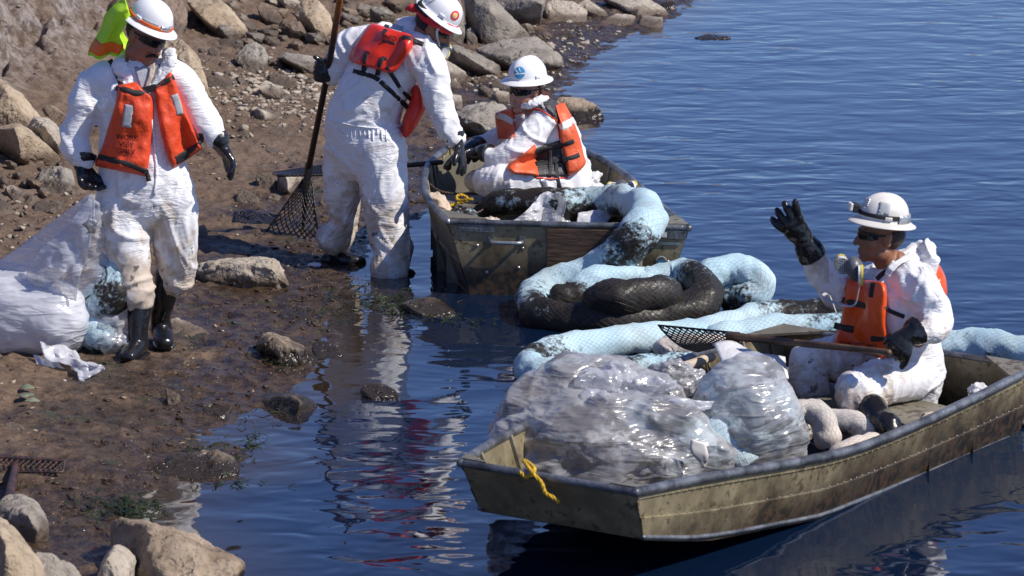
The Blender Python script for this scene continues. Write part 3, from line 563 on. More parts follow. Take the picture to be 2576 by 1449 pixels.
# ------------------------------------------------------------------ boats
def boat(label, Lp, Rp, zb, ratio, n=5, name='jon_boat', rake=0.0):
    """Lp/Rp: gunwale points near end -> far end as (px,py,z); zb: bottom height per station; ratio: bottom width share"""
    L = [G(*p) for p in Lp]; Rr = [G(*p) for p in Rp]; root = empty(name, ((L[0]+Rr[0]+L[-1]+Rr[-1])/4).to_2d().to_3d()); tag(root, label, 'boat')
    cl, cr = catmull(L, n), catmull(Rr, n); zz = interp_list(zb, n); rr = interp_list(ratio, n); N = len(cl)
    def section(i, inner):
        gl, gr = cl[i], cr[i]; mid = (gl+gr)/2; zbt = float(zz[i]) + (.012 if inner else 0); k = float(rr[i]); s = .0
        ax = ((cl[-1]+cr[-1])/2 - (cl[0]+cr[0])/2).to_2d().to_3d().normalized()
        off = 0.010 if inner else 0.0; d = (gr-gl).normalized()
        bl = mid + (gl-mid)*k; br = mid + (gr-mid)*k; sh = ax*rake*(1-i/(N-1)); 
        def at(a, b, t): 
            q = a.lerp(b, t); return q
        bl = Vector((bl.x, bl.y, zbt)) + sh; br = Vector((br.x, br.y, zbt)) + sh
        gl, gr, bl, br = gl+d*off, gr-d*off, bl+d*off, br-d*off
        p = [at(gl, bl, t) for t in (0, .12, .14, .5, .52, .93, 1)]; q = [at(gr, br, t) for t in (0, .12, .14, .5, .52, .93, 1)]
        o = -d*.006
        for j in (1, 4): p[j] = p[j] + (o if not inner else -o*0); q[j] = q[j] - (o if not inner else o*0)
        return p + [bl.lerp(br, t) for t in (.03, .25, .5, .75, .97)] + q[::-1]
    hull = bmesh.new()
    for inner in (0, 1):
        P = [[hull.verts.new(v) for v in section(i, inner)] for i in range(N)]
        for i in range(N-1):
            for j in range(len(P[0])-1): hull.faces.new((P[i][j], P[i][j+1], P[i+1][j+1], P[i+1][j]))
    me = bm_me(hull, 'hull'); h = mesh_obj('hull', me, M['boat'], root, smooth=False)
    def rail(pts, r, nm, m):
        bm = bmesh.new(); tube_bm(bm, pts, [r]*len(pts), seg=10, n=2); o = mesh_obj(nm, bm_me(bm, nm), m, root); return o
    for c in (cl, cr): rail([p+Vector((0, 0, .006)) for p in c[::2]], (.021), 'gunwale', M['rail'])
    for sgn in (0, -1):
        ch = [section(i, 0)[5 if sgn == 0 else -6] for i in range(0, N, 2)]; rail(ch, .010, 'chine_rail', M['rail'])
    def plate(i, nm, t, m=M['boat'], ins=0.0):
        s = section(i, 0); a, b = s[0], s[-1]; c, d = s[-7], s[6]; nrm = (b-a).cross(d-a).normalized()*t
        bm = bmesh.new(); f = [bm.verts.new(v) for v in (a, b, c, d)]; g2 = [bm.verts.new(v+nrm) for v in (a, b, c, d)]
        bm.faces.new(f); bm.faces.new(g2[::-1])
        for k in range(4): bm.faces.new((f[k], f[(k+1) % 4], g2[(k+1) % 4], g2[k]))
        bmesh.ops.bevel(bm, geom=bm.edges[:], offset=.003, segments=2, affect='EDGES')
        return mesh_obj(nm, bm_me(bm, nm), m, root, smooth=False), (a, b, c, d)
    pa = plate(0, 'transom', .014); pb = plate(N-1, 'bow_plate', -.014)
    for (i, s) in ((0, 1), (N-1, -1)):
        a, b = cl[i], cr[i]; rail([a+Vector((0, 0, .006)), a.lerp(b, .5)+Vector((0, 0, .006)), b+Vector((0, 0, .006))], .017, 'end_rail', M['rail'])
    def bench(t0, t1, z, dz=.03):
        i0, i1 = int(t0*(N-1)), int(t1*(N-1)); bm = bmesh.new(); vs = []
        for i in (i0, i1):
            for gg in (cl[i], cr[i]):
                q = (cl[i]+cr[i])/2 + (gg-(cl[i]+cr[i])/2)*.93; vs.append((q.x, q.y, z))
        for zo in (0, -dz): 
            for v in vs: bm.verts.new((v[0], v[1], v[2]+zo))
        bm.verts.ensure_lookup_table(); v = bm.verts
        for f in ((0, 1, 3, 2), (4, 6, 7, 5), (0, 4, 5, 1), (2, 3, 7, 6), (0, 2, 6, 4), (1, 5, 7, 3)): bm.faces.new([v[k] for k in f])
        for k, sg in ((0, 1), (2, 1)):   # riser down to the floor
            a, b = Vector(vs[k]), Vector(vs[k+1]); fl = float(zz[(i0, i1)[k//2]]) + .02
            q = [bm.verts.new(x) for x in ((a.x, a.y, z-dz-.001), (b.x, b.y, z-dz-.001), (b.x, b.y, fl), (a.x, a.y, fl))]; bm.faces.new(q)
        return mesh_obj('bench_seat', bm_me(bm, 'bench_seat'), M['boat_in'], root, smooth=False)
    def brace(i, side, ln, wd):
        a = (cl if side < 0 else cr)[i]; b = (cr if side < 0 else cl)[i]; d = (b-a).normalized(); j = i + (1 if i == 0 else -1)*2; e = ((cl if side < 0 else cr)[j]-a).normalized()
        bm = bmesh.new(); z = Vector((0, 0, .028)); v = [a+z, a+d*wd+z, a+e*ln+z]; f = [bm.verts.new(x) for x in v]; g2 = [bm.verts.new(x-Vector((0, 0, .012))) for x in v]
        bm.faces.new(f); bm.faces.new(g2[::-1])
        for k in range(3): bm.faces.new((f[k], f[(k+1) % 3], g2[(k+1) % 3], g2[k]))
        return mesh_obj('corner_brace', bm_me(bm, 'corner_brace'), M['boat_in'], root, smooth=False)
    # inside ribs and floor
    bm = bmesh.new()
    for i in range(2, N-2, max(2, N//7)):
        s = section(i, 1)
        for path in ([s[0], s[3], s[6]], [s[6], s[9], s[-7]], [s[-7], s[-4], s[-1]]):
            tube_bm(bm, [path[0].lerp((s[0]+s[-1]+s[6]+s[-7])/4, .02)+Vector((0, 0, .010)), path[1].lerp((s[0]+s[-1]+s[6]+s[-7])/4, .02)+Vector((0, 0, .010)), path[2].lerp((s[0]+s[-1]+s[6]+s[-7])/4, .02)+Vector((0, 0, .010))], [.007]*3, seg=6, n=2, round_cap=False)
    mesh_obj('rib', bm_me(bm, 'rib'), M['boat_in'], root)
    return dict(root=root, cl=cl, cr=cr, N=N, plate=pa[1], bow=pb[1], bench=bench, brace=brace, section=section)
B1 = boat('olive flat bottomed boat in the foreground loaded with plastic bags',
          [(1160, 1168, .44), (1276, 1097, .40), (1500, 990, .34), (1700, 915, .29), (1860, 860, .28), (1970, 828, .31)],
          [(1600, 1242, .44), (1786, 1203, .38), (2075, 1152, .30), (2243, 1098, .27), (2440, 1010, .28), (2602, 928, .31)],
          [.22, .09, .0, -.02, -.03, -.03], [.94, .92, .90, .9, .9, .9], rake=.11)
B1['bench'](.73, .86, .19); B1['brace'](B1['N']-1, -1, .24, .26); B1['brace'](B1['N']-1, 1, .24, .26)
B1['brace'](0, -1, .10, .12); B1['brace'](0, 1, .10, .12)
B2 = boat('olive flat bottomed boat by the shore with the woman sitting in it',
          [(1127, 560, .40), (1088, 520, .40), (1070, 488, .42), (1068, 449, .45), (1083, 410, .48), (1128, 374, .50)],
          [(1732, 576, .40), (1668, 526, .42), (1562, 434, .44), (1469, 382, .46), (1380, 352, .48), (1300, 338, .50)],
          [-.04, -.03, -.02, .0, .06, .16], [.80, .82, .84, .85, .85, .84])
B2['bench'](.14, .30, .27); B2['bench'](.42, .60, .33); B2['bench'](.85, 1.0, .46); B2['brace'](0, -1, .30, .22); B2['brace'](0, 1, .22, .26)
_rv = bmesh.new(); bmesh.ops.create_uvsphere(_rv, u_segments=8, v_segments=5, radius=.005); _rvm = bm_me(_rv, 'rivet'); _rvm.materials.append(M['boat'])
for i in range(2, B1['N']-1, 1):
    for t_ in (2, 9):
        sc_ = B1['section'](i, 0); q_ = sc_[-1-(1 if t_ == 2 else 3)]; sn = B1['section'](min(i+1, B1['N']-1), 0)[-1-(1 if t_ == 2 else 3)]
        for u_ in (0, .5):
            o = bpy.data.objects.new('rivet', _rvm); COL.objects.link(o); o.parent = B1['root']; o.location = Vector(q_).lerp(Vector(sn), u_)-B1['root'].location
def on_plate(bt, u, v, off=0.0):
    a, b, c, d = bt['plate']; p = (a.lerp(b, u)).lerp(d.lerp(c, u), v); n = (b-a).cross(d-a).normalized()
    if n.y > 0: n = -n
    return p + n*off, (b-a).normalized(), (d-a).normalized(), n
def plate_part(bt, nm, u, v, wd, ht, th, m, off=0.0, bev=.002, parent=None, rot=0):
    p, ex, ey, n = on_plate(bt, u, v, off+th/2); ez = n; ex = ex.copy(); ey = ez.cross(ex).normalized()
    Mx = Matrix((ex, ey, ez)).transposed().to_4x4(); Mx.translation = p; Mx = Mx @ Matrix.Rotation(rot, 4, 'Z'); bm = bmesh.new(); box_bm(bm, Mx, wd, ht, th, bev)
    return mesh_obj(nm, bm_me(bm, nm), m, parent or bt['root'], smooth=False), Mx
def disc_part(bt, nm, u, v, r, th, m, dome=False):
    p, ex, ey, n = on_plate(bt, u, v, 0.0); bm = bmesh.new(); q = n.to_track_quat('Z', 'Y').to_matrix().to_4x4(); q.translation = p + n*th*(.0 if dome else .5)
    if dome: bmesh.ops.create_uvsphere(bm, u_segments=10, v_segments=6, radius=r, matrix=q @ Matrix.Diagonal((1, 1, .7, 1)))
    else: bmesh.ops.create_cone(bm, cap_ends=True, segments=28, radius1=r, radius2=r, depth=th, matrix=q)
    return mesh_obj(nm, bm_me(bm, nm), m, bt['root'], smooth=dome)
for hu in (.235, .80):
    hm = bmesh.new(); P0, ex, ey, n = on_plate(B2, hu, .22, .0); wv = ex*.085
    pts = [P0-wv+n*.004, P0-wv*.95+n*.03, P0-wv*.7+n*.042, P0+wv*.7+n*.042, P0+wv*.95+n*.03, P0+wv+n*.004]
    tube_bm(hm, pts, [.010, .010, .011, .011, .010, .010], seg=10, n=3)
    hd = mesh_obj('handle', bm_me(hm, 'handle'), M['metal'], B2['root'])
    for s in (-1, 1):
        o, Mx = plate_part(B2, 'handle_bracket', hu+s*.068, .20, .032, .048, .006, M['rail'], .001, parent=B2['root'])
for (u, v) in ((.10, .28), (.115, .62), (.30, .30), (.42, .34), (.50, .24), (.66, .7), (.82, .48), (.865, .62), (.955, .42), (.27, .55)): disc_part(B2, 'bolt', u, v, .010, .01, M['metal'], True)
plate_part(B2, 'motor_board', .56, .50, .37, .41, .022, M['ply'], .002, .004)
plate_part(B2, 'edge_trim', .115, .055, .20, .045, .010, M['rail'], .002); plate_part(B2, 'edge_trim', .925, .07, .19, .046, .012, M['rail'], .002)
plate_part(B2, 'paper_label', .895, .075, .062, .028, .002, M['whited'], .016); plate_part(B2, 'name_plate', .93, .19, .14, .018, .003, M['metal'], .001)
plate_part(B2, 'warning_label', .815, .42, .06, .075, .002, M['whited'], .001); plate_part(B2, 'warning_label', .815, .35, .055, .016, .001, M['redst'], .0035); plate_part(B2, 'paper_label', .835, .13, .05, .03, .002, M['whited'], .001)
disc_part(B2, 'round_sticker', .925, .42, .030, .002, M['whited']); disc_part(B2, 'round_sticker', .925, .42, .026, .004, M['grey']); plate_part(B2, 'round_sticker', .925, .42, .034, .010, .001, M['blue'], .0045, rot=.2)
# ------------------------------------------------------------------ sorbent booms
def boom(label, pts, group=None, name='sorbent_boom', seg=28, n=9, amp=1.0, wrink=1.0, mat='boom', parent=None, flat=True):
    """pts: (px, py, z, r, oil[, pale])"""
    C = [G(p[0], p[1], p[2]) for p in pts]; P = catmull(C, n); V = interp_list([[p[3], p[4], p[5] if len(p) > 5 else 0] for p in pts], n)
    return boom_w(label, P, V, group, name, seg, amp, wrink, mat, parent)
def boom_w(label, P, V, group=None, name='sorbent_boom', seg=28, amp=1.0, wrink=1.0, mat='boom', parent=None):
    Q = [P[0]]; VV = [V[0]]; st = .022
    for i in range(1, len(P)):
        d = (P[i]-P[i-1]).length; k = max(1, int(d/st))
        for j in range(1, k+1): Q.append(P[i-1].lerp(P[i], j/k)); VV.append(V[i-1]*(1-j/k)+V[i]*(j/k))
    for _ in range(3): Q = [Q[0]]+[(Q[i-1]+Q[i]*2+Q[i+1])/4 for i in range(1, len(Q)-1)]+[Q[-1]]
    N = len(Q); T = [(Q[min(i+1, N-1)]-Q[max(i-1, 0)]).normalized() for i in range(N)]; s = Vector((0, 0, 1)); ln = 0
    co = np.zeros((N, seg, 3)); U = np.zeros((N, seg)); Vl = np.zeros((N, seg)); sd = random.random()*50; curv = [0.0]*N
    for i in range(1, N-1): curv[i] = (T[i+1]-T[i-1]).length/max(1e-4, (Q[i+1]-Q[i-1]).length)
    kk = np.arange(seg)/seg*2*np.pi
    for i in range(N):
        if i: ln += (Q[i]-Q[i-1]).length
        a = (s - T[i]*s.dot(T[i])).normalized(); s = a; b = T[i].cross(a); r = float(VV[i][0])
        e = min(i, N-1-i)*st; r *= math.sqrt(max(.03, 1-(1-min(1, e/.08))**2))
        ring = np.array(Q[i])[None] + r*(np.cos(kk)[:, None]*np.array(a)[None] + np.sin(kk)[:, None]*np.array(b)[None]); co[i] = ring
        U[i] = kk/(2*np.pi); Vl[i] = ln
    flat = co.reshape(-1, 3); c0 = np.repeat(np.array([q[:] for q in Q]), seg, 0); nn = flat-c0; R_ = np.linalg.norm(nn, axis=1)[:, None]+1e-6; nn /= R_
    cv = np.repeat(np.clip(np.array(curv)/5, .15, 1.4), seg)
    crease = ridged(np.stack([Vl.ravel()*16+sd, np.cos(kk)[None].repeat(N, 0).ravel()*1.1, np.sin(kk)[None].repeat(N, 0).ravel()*1.1], 1), 2)-.8
    d = fbm(flat*5+sd, 3)*.022*amp + crease*cv*.0055*wrink + fbm(flat*22+sd, 2)*.0022
    flat = flat + nn*d[:, None]
    me = grid_mesh('boom', flat.reshape(N, seg, 3), wrap_u=True)
    uvl = me.uv_layers.new(name='UVMap'); li = np.empty(len(me.loops), dtype=np.int32); me.loops.foreach_get('vertex_index', li)
    uu = (li % seg)/seg; li2 = li.reshape(-1, 4) % seg; lo = (li2.min(1) == 0) & (li2.max(1) == seg-1); uu = uu.reshape(-1, 4); uu[lo] = np.where(li2[lo] == 0, 1.0, uu[lo]); uu = uu.ravel()
    rm = float(np.mean([v[0] for v in VV])); uvl.data.foreach_set('uv', np.stack([uu, Vl.ravel()[li]], 1).astype(np.float32).ravel())
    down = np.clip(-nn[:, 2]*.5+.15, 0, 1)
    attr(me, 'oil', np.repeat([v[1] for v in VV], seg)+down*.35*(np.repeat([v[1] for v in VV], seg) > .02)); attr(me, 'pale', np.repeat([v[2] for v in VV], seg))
    o = mesh_obj(name, me, M[mat], parent)
    if label: tag(o, label, 'boom', group)
    return o
BG = 'oil soaked booms floating by the boats'
boom('blue boom pulled over the stern of the far boat, then looping black in the water', [(1225, 526, .30, .08, .8), (1290, 510, .36, .085, .5), (1380, 512, .38, .085, .45), (1480, 510, .38, .085, .4), (1560, 502, .42, .085, .25), (1622, 526, .46, .095, .1), (1622, 568, .43, .10, .12), (1580, 616, .34, .10, .4), (1515, 664, .22, .095, .2), (1430, 702, .13, .095, .1), (1355, 738, .07, .092, .15), (1346, 782, .06, .09, .45),
      (1410, 802, .05, .095, .72), (1520, 808, .055, .108, .85), (1630, 800, .06, .10, .78), (1745, 780, .08, .105, .62), (1780, 744, .13, .092, .62), (1752, 706, .17, .09, .45), (1700, 694, .17, .09, .12), (1640, 712, .14, .085, .1), (1600, 735, .08, .085, .3)], BG)
boom('short folded boom with a bright blue hump lying inside the black loop', [(1380, 758, .08, .085, .75), (1440, 748, .10, .085, .7), (1470, 722, .15, .085, .15), (1520, 704, .17, .085, .03), (1600, 706, .15, .08, .05), (1650, 735, .10, .08, .2)], BG)
boom('thick blackened end of boom lying in the middle of the coil', [(1475, 768, .12, .085, .65), (1530, 756, .17, .095, .6), (1600, 744, .19, .105, .62), (1670, 744, .17, .095, .6), (1706, 752, .14, .06, .5)], BG)
boom('curled blue boom rising out of the water right of the coil', [(1740, 770, .05, .09, .5), (1772, 730, .12, .09, .1), (1792, 690, .20, .09, .03), (1840, 676, .22, .09, .1), (1892, 694, .18, .09, .05), (1905, 724, .12, .085, .02), (1870, 744, .08, .085, .3), (1820, 750, .05, .08, .4)], BG)
boom('long pale blue boom floating behind the foreground boat with a hairpin bend', [(2200, 800, .05, .08, .35), (2090, 792, .06, .085, .55), (1960, 792, .06, .085, .45), (1860, 812, .06, .085, .12), (1760, 836, .06, .085, .05), (1640, 850, .06, .085, .06), (1510, 866, .06, .085, .06), (1400, 884, .06, .085, .22), (1340, 908, .05, .08, .45), (1346, 936, .04, .08, .08), (1440, 940, .04, .082, .18), (1560, 938, .04, .08, .3), (1660, 926, .03, .078, .35), (1760, 915, .03, .075, .4)], BG)
boom('stretch of blue boom squeezed between the long boom and the stern corner', [(2180, 826, .05, .08, .3), (2080, 826, .05, .08, .35), (1960, 832, .05, .085, .08), (1850, 846, .04, .085, .05), (1780, 862, .03, .08, .05)], BG)
boom('cream coloured boom curl showing under the wire rake', [(1850, 880, .05, .07, .25, 1), (1760, 876, .07, .07, .2, 1), (1690, 880, .06, .07, .3, 1), (1668, 898, .03, .065, .3, 1)], BG)
boom('ribbed blue boom floating at the right edge behind the boat', [(2290, 866, .05, .085, .2), (2380, 868, .06, .09, .1), (2470, 874, .06, .09, .12), (2570, 884, .06, .09, .1), (2700, 890, .05, .09, .2)], BG, wrink=2)
boom('piece of pale blue boom cut by the right edge beside the boat corner', [(2700, 980, .04, .08, .2), (2630, 1000, .04, .085, .1), (2590, 1040, .03, .08, .4), (2570, 1075, .0, .07, .3)], BG)
# ------------------------------------------------------------------ plastic bags
def blob(name, tubes, ells, voxel=.014, smooth=5, amp=.012, fs=7, facet=1.0, mat='film', parent=None, pos=None, sag=None):
    bm = bmesh.new()
    for t in tubes: tube_bm(bm, t[0], t[1], seg=18, n=5)
    for e in ells: ell_bm(bm, e[0], e[1])
    me = remesh(bm, name, voxel, smooth, .6); co = verts_np(me); nn = normals_np(me); sd = random.random()*70
    q = co + fbm(co*4+sd, 2)[:, None]*.06
    d = (ridged(q*np.array([1, 1, 2.1])*fs+sd, 2)-.9)*amp*facet + fbm(co*3+sd, 2)*amp*1.2
    co = co + nn*d[:, None]
    if sag is not None: co[:, 2] = np.maximum(co[:, 2], sag(co))
    set_verts(me, co); return mesh_obj(name, me, M[mat] if isinstance(mat, str) else mat, parent)
def bag(label, base, group=None):
    r = empty('plastic_bag', base); return tag(r, label, 'plastic bag', group)
YB = 14.95
q = lambda px, py, dy=0: W(px, py, YB+dy)
def inner(root, P, V, wr=1.0): 
    return boom_w(None, catmull(P, 6), interp_list(V, 6), name='contents', wrink=wr, parent=root)
# big left bag
r = bag('big dirty clear bag with coiled grey boom at the near end of the boat', q(1480, 1230))
inner(r, [q(1320, 1120, .1), q(1330, 1040, .15), q(1400, 985, .2), q(1500, 970, .25), q(1590, 990, .25), q(1650, 1040, .15), q(1600, 1070, -.05), q(1480, 1060, -.1)], [[.105, .4, .7]]*8)
inner(r, [q(1330, 1090, -.05), q(1420, 1110, -.15), q(1530, 1130, -.2), q(1640, 1170, -.2), q(1700, 1205, -.1)], [[.09, .2, .75], [.11, .3, .8], [.115, .28, .8], [.11, .2, .6], [.07, .2, .5]])
inner(r, [q(1560, 1055, -.10), q(1640, 1065, -.12), q(1710, 1095, -.12), q(1770, 1135, -.08), q(1780, 1165, -.03)], [[.10, .2, 0], [.11, .22, 0], [.105, .22, .2], [.09, .2, .3], [.05, .1, .3]])
blob('film', [([q(1310, 1150, .1), q(1320, 1050, .15), q(1400, 978, .2), q(1500, 960, .25), q(1600, 985, .22), q(1670, 1040, .12)], [.13]*6), ([q(1320, 1130, -.05), q(1450, 1120, -.15), q(1560, 1130, -.2), q(1700, 1190, -.18)], [.15, .15, .15, .14]),
     ([q(1540, 1050, -.1), q(1700, 1085, -.14), q(1790, 1150, -.1)], [.125, .135, .12])], [(q(1480, 1060, .05), (.3, .25, .14)), (q(1600, 1110, -.05), (.3, .2, .14)), (q(1400, 1165, -.12), (.24, .17, .11)), (q(1560, 1190, -.2), (.26, .15, .10))], amp=.024, fs=3.2, mat='film_d', parent=r)
blob('neck', [([q(1555, 1020, 0), q(1580, 990, .05), q(1560, 955, .1)], [.05, .035, .075])], [(q(1530, 965, .05), (.12, .06, .05)), (q(1640, 975, .05), (.13, .06, .05)), (q(1500, 1020, -.05), (.09, .05, .05))], voxel=.010, amp=.028, fs=9, mat='film', parent=r)
bmf = bmesh.new(); 
def sheet(name, rows, n, mat, parent=None, amp=.01, fs=8, thick=.002, label=None, cat=None):
    """rows: list of (left, right) world points"""
    Lr = catmull([a for a, b in rows], 6); Rr = catmull([b for a, b in rows], 6)
    P = np.array([[Lr[i].lerp(Rr[i], k/(n-1))[:] for k in range(n)] for i in range(len(Lr))]); f = P.reshape(-1, 3); sd = random.random()*60
    d = (ridged(f*fs+sd, 3)-1.1)*amp; d2 = fbm(f*fs*.6+sd+9, 2)*amp*1.3; f = f + np.stack([d2*.4, d, d2], 1)
    me = grid_mesh(name, f.reshape(P.shape)); o = mesh_obj(name, me, M[mat] if isinstance(mat, str) else mat, parent)
    md = o.modifiers.new('thick', 'SOLIDIFY'); md.thickness = thick; return tag(o, label, cat) if label else o
sheet('flap', [(q(1650, 1005, -.1), q(1640, 1030, -.12)), (q(1710, 1000, -.14), q(1700, 1040, -.16)), (q(1798, 1008, -.1), q(1790, 1022, -.12))], 8, 'film_w', r, .012, 14)
o = sheet('tag_label', [(q(1737, 1105, -.33), q(1775, 1115, -.33)), (q(1735, 1135, -.34), q(1782, 1150, -.34)), (q(1750, 1155, -.33), q(1772, 1180, -.33))], 6, 'whited', r, .004, 10)
# right bag
r2 = bag('tall rounded clear bag of pale blue boom in front of the seated man', q(1870, 1190))
inner(r2, [q(1800, 1150, .1), q(1790, 1060, .15), q(1830, 980, .2), q(1900, 975, .2), q(1950, 1050, .15), q(1955, 1130, .1), q(1890, 1150, 0), q(1820, 1110, -.02), q(1850, 1040, 0)], [[.105, .12, .15]]*9)
inner(r2, [q(1800, 1160, .0), q(1870, 1155, .0), q(1940, 1130, .03)], [[.08, .2, .3]]*3)
blob('film', [([q(1800, 1160, .1), q(1795, 1060, .12), q(1830, 970, .15), q(1895, 955, .15), q(1955, 1040, .12), q(1970, 1140, .08), q(1870, 1160, .0)], [.12, .12, .10, .11, .10, .11, .13])], [(q(1880, 1070, .05), (.23, .18, .25))], amp=.020, fs=3.2, mat='film_d', parent=r2)
r3 = bag('small crumpled brown stained bag behind the big left bag', q(1690, 960, .5))
blob('film', [([q(1640, 965, .5), q(1700, 945, .5), q(1745, 950, .5)], [.07, .085, .06])], [(q(1700, 950, .5), (.12, .1, .08))], voxel=.010, amp=.025, fs=9, mat='film_d', parent=r3)
inner(r3, [q(1650, 962, .5), q(1700, 945, .5), q(1740, 952, .5)], [[.055, .8, .8]]*3)
# pads and rolls inside the near boat
def pad(label, rows, n, mat, amp=.012, fs=7, name='sorbent_pad', thick=.008): return sheet(name, rows, n, mat, None, amp, fs, thick, label, 'pad')
YM = 16.1; qm = lambda px, py, dy=0: W(px, py, YM+dy)
pad('white and blue shaded pad lying over the gunwale behind the bags', [(qm(1788, 872, .2), qm(1820, 925, -.1)), (qm(1840, 868, .2), qm(1870, 925, -.1)), (qm(1900, 885, .1), qm(1930, 940, -.1)), (qm(1975, 900, .1), qm(1985, 950, -.1))], 14, 'padw', .02, 5)
boom_w('cream boom end bulging out of the boat beside the tall bag', catmull([qm(1995, 1060, -.5), qm(2010, 1035, -.45), qm(2050, 1045, -.45), qm(2078, 1085, -.5), qm(2085, 1130, -.55)], 6), interp_list([[.055, .1, 1], [.065, .1, 1], [.07, .1, 1], [.07, .12, 1], [.06, .2, 1]], 6))
boom_w('knotted beige boom stub touching the tall clear bag', catmull([qm(1990, 1110, -.6), qm(2012, 1085, -.6), qm(2022, 1060, -.58)], 5), interp_list([[.04, .3, 1], [.05, .25, 1], [.03, .3, 1]], 5), wrink=3)
boom_w('dirty white boom lying on the boat floor under the knees', catmull([qm(2060, 1055, -.25), qm(2120, 1060, -.3), qm(2180, 1075, -.35), qm(2200, 1110, -.4)], 6), interp_list([[.06, .15, .9]]*4, 6))
boom_w('flattened pale boom along the near gunwale inside the boat', catmull([qm(2080, 1145, -.75), qm(2150, 1128, -.72), qm(2230, 1108, -.6)], 6), interp_list([[.045, .05, 1]]*3, 6))
for (x, y, dy, s_, lab) in ((2462, 985, -.1, .035, 'crumpled white rag on the rear seat of the near boat'), (2535, 965, .05, .026, 'small rag tucked on the gunwale near the stern corner'), (2335, 1055, -.45, .026, 'white scrap standing by the boot on the near gunwale')):
    tag(blob('rag', [], [(qm(x, y, dy), (s_*1.3, s_, s_)), (qm(x+8, y+3, dy), (s_, s_*.8, s_*.7))], voxel=.006, amp=.010, fs=22, mat='cream' if s_ < .03 else 'padw'), lab, 'rag')
# bags on the bank
g1 = GT(250, 880); YK = g1.y; k = lambda px, py, dy=0: W(px, py, YK+dy)
rb = bag('clear sack of blue boom dragged by the standing man', k(250, 880))
inner(rb, [k(300, 845, 0), k(245, 835, -.02), k(232, 775, .0), k(280, 740, -.05), k(290, 690, .0), k(245, 665, .05)], [[.10, .25, 0], [.10, .2, 0], [.10, .1, .1], [.10, .45, 0], [.095, .1, 0], [.07, .3, 0]])
blob('film', [([k(232, 492, -.12), k(232, 520, -.08), k(228, 580, 0), k(240, 660, .05), k(262, 760, .05), k(270, 840, 0)], [(.020), .05, .10, .14, .165, .13])], [(k(272, 850, 0), (.15, .14, .06))], voxel=.012, amp=.015, fs=7, mat='film', parent=rb)
sheet('torn_edge', [(k(222, 490, -.13), k(238, 490, -.13)), (k(120, 560, 0), k(235, 580, -.12)), (k(40, 620, .1), k(190, 650, -.1)), (k(-30, 670, .2), k(120, 720, -.15))], 26, 'film_w', rb, .02, 3)
sheet('fold', [(k(225, 500, -.16), k(232, 510, -.16)), (k(150, 590, -.15), k(225, 620, -.2)), (k(80, 660, -.12), k(200, 700, -.22)), (k(60, 720, -.1), k(190, 760, -.22))], 24, 'film', rb, .035, 5)
ro = bag('bulging white bag tied off and lying on the mud at the left', k(120, 900, -.2))
blob('contents', [([k(-110, 830, .15), k(-30, 815, .1), k(60, 800, 0), k(128, 800, -.05)], [.20, .22, .22, .20])], [(k(136, 800, -.05), (.13, .18, .18))], voxel=.02, amp=.008, fs=4, mat='padw', parent=ro)
blob('film', [([k(-110, 820, .15), k(-30, 805, .1), k(60, 795, 0), k(128, 798, -.05)], [.23, .245, .245, .22])], [(k(140, 800, -.05), (.14, .2, .20)), (k(30, 715, 0), (.25, .16, .08))], voxel=.014, amp=.012, fs=3.5, mat='film_w', parent=ro)
sheet('tied_tail', [(k(95, 870, -.3), k(190, 880, -.3)), (k(130, 905, -.42), k(215, 905, -.42)), (k(180, 925, -.5), k(240, 905, -.5)), (k(205, 950, -.6), k(262, 940, -.55))], 18, 'film_w', ro, .03, 11)
sheet('tied_tail', [(k(80, 900, -.33), k(150, 905, -.36)), (k(110, 935, -.45), k(190, 925, -.45)), (k(175, 965, -.58), k(235, 950, -.55)), (k(225, 972, -.65), k(262, 966, -.62))], 18, 'film_w', ro, .03, 11)
tp = sheet('duct_tape', [(k(206, 565, -.28), k(226, 548, -.28)), (k(222, 580, -.28), k(244, 556, -.28)), (k(214, 590, -.27), k(240, 585, -.27))], 6, 'tape', rb, .006, 14)
# inside far boat
YS = 20.3; s2 = lambda px, py, dy=0: W(px, py, YS+dy)
YS = 19.93
r4 = bag('empty translucent bag standing up behind the stern of the far boat', s2(1390, 565))
sheet('film', [(s2(1358, 490, .0), s2(1418, 484, .1)), (s2(1335, 515, -.05), s2(1432, 515, .1)), (s2(1300, 545, -.1), s2(1440, 545, .05)), (s2(1262, 574, -.15), s2(1448, 576, 0))], 26, 'film_w', r4, .05, 6)
sheet('film', [(s2(1370, 486, .06), s2(1412, 490, -.08)), (s2(1380, 520, .1), s2(1420, 520, -.1)), (s2(1360, 576, .1), s2(1410, 576, -.15))], 18, 'film', r4, .05, 6)
sheet('plastic_sheet', [(s2(1452, 540, -.1), s2(1545, 530, 0)), (s2(1450, 560, -.15), s2(1530, 556, -.1)), (s2(1450, 578, -.2), s2(1510, 578, -.2))], 20, 'film_w', None, .02, 8, .002, 'flat plastic sheet stuffed behind the plywood board', 'plastic sheet')
sheet('plastic_sheet', [(s2(1205, 548, 0), s2(1280, 556, -.05)), (s2(1215, 560, -.1), s2(1290, 570, -.1)), (s2(1200, 575, -.2), s2(1300, 580, -.2))], 16, 'padw', None, .02, 10, .004, 'folded white sheet in the left corner of the stern', 'plastic sheet')
YS = 20.1
tag(blob('rag', [([s2(1205, 566, -.2), s2(1235, 556, -.2), s2(1262, 566, -.2)], [.015, .03, .02])], [], voxel=.006, amp=.01, fs=20, mat='cream'), 'brown stained rag in the stern corner of the far boat', 'rag')
boom_w('small end of ribbed boom beside the yellow rope', catmull([s2(1125, 556, -.05), s2(1145, 545, 0), s2(1180, 552, 0), s2(1200, 566, -.05)], 5), interp_list([[.04, .5, .3], [.06, .4, .2], [.055, .3, 0], [.03, .6, 0]], 5), wrink=2.5)
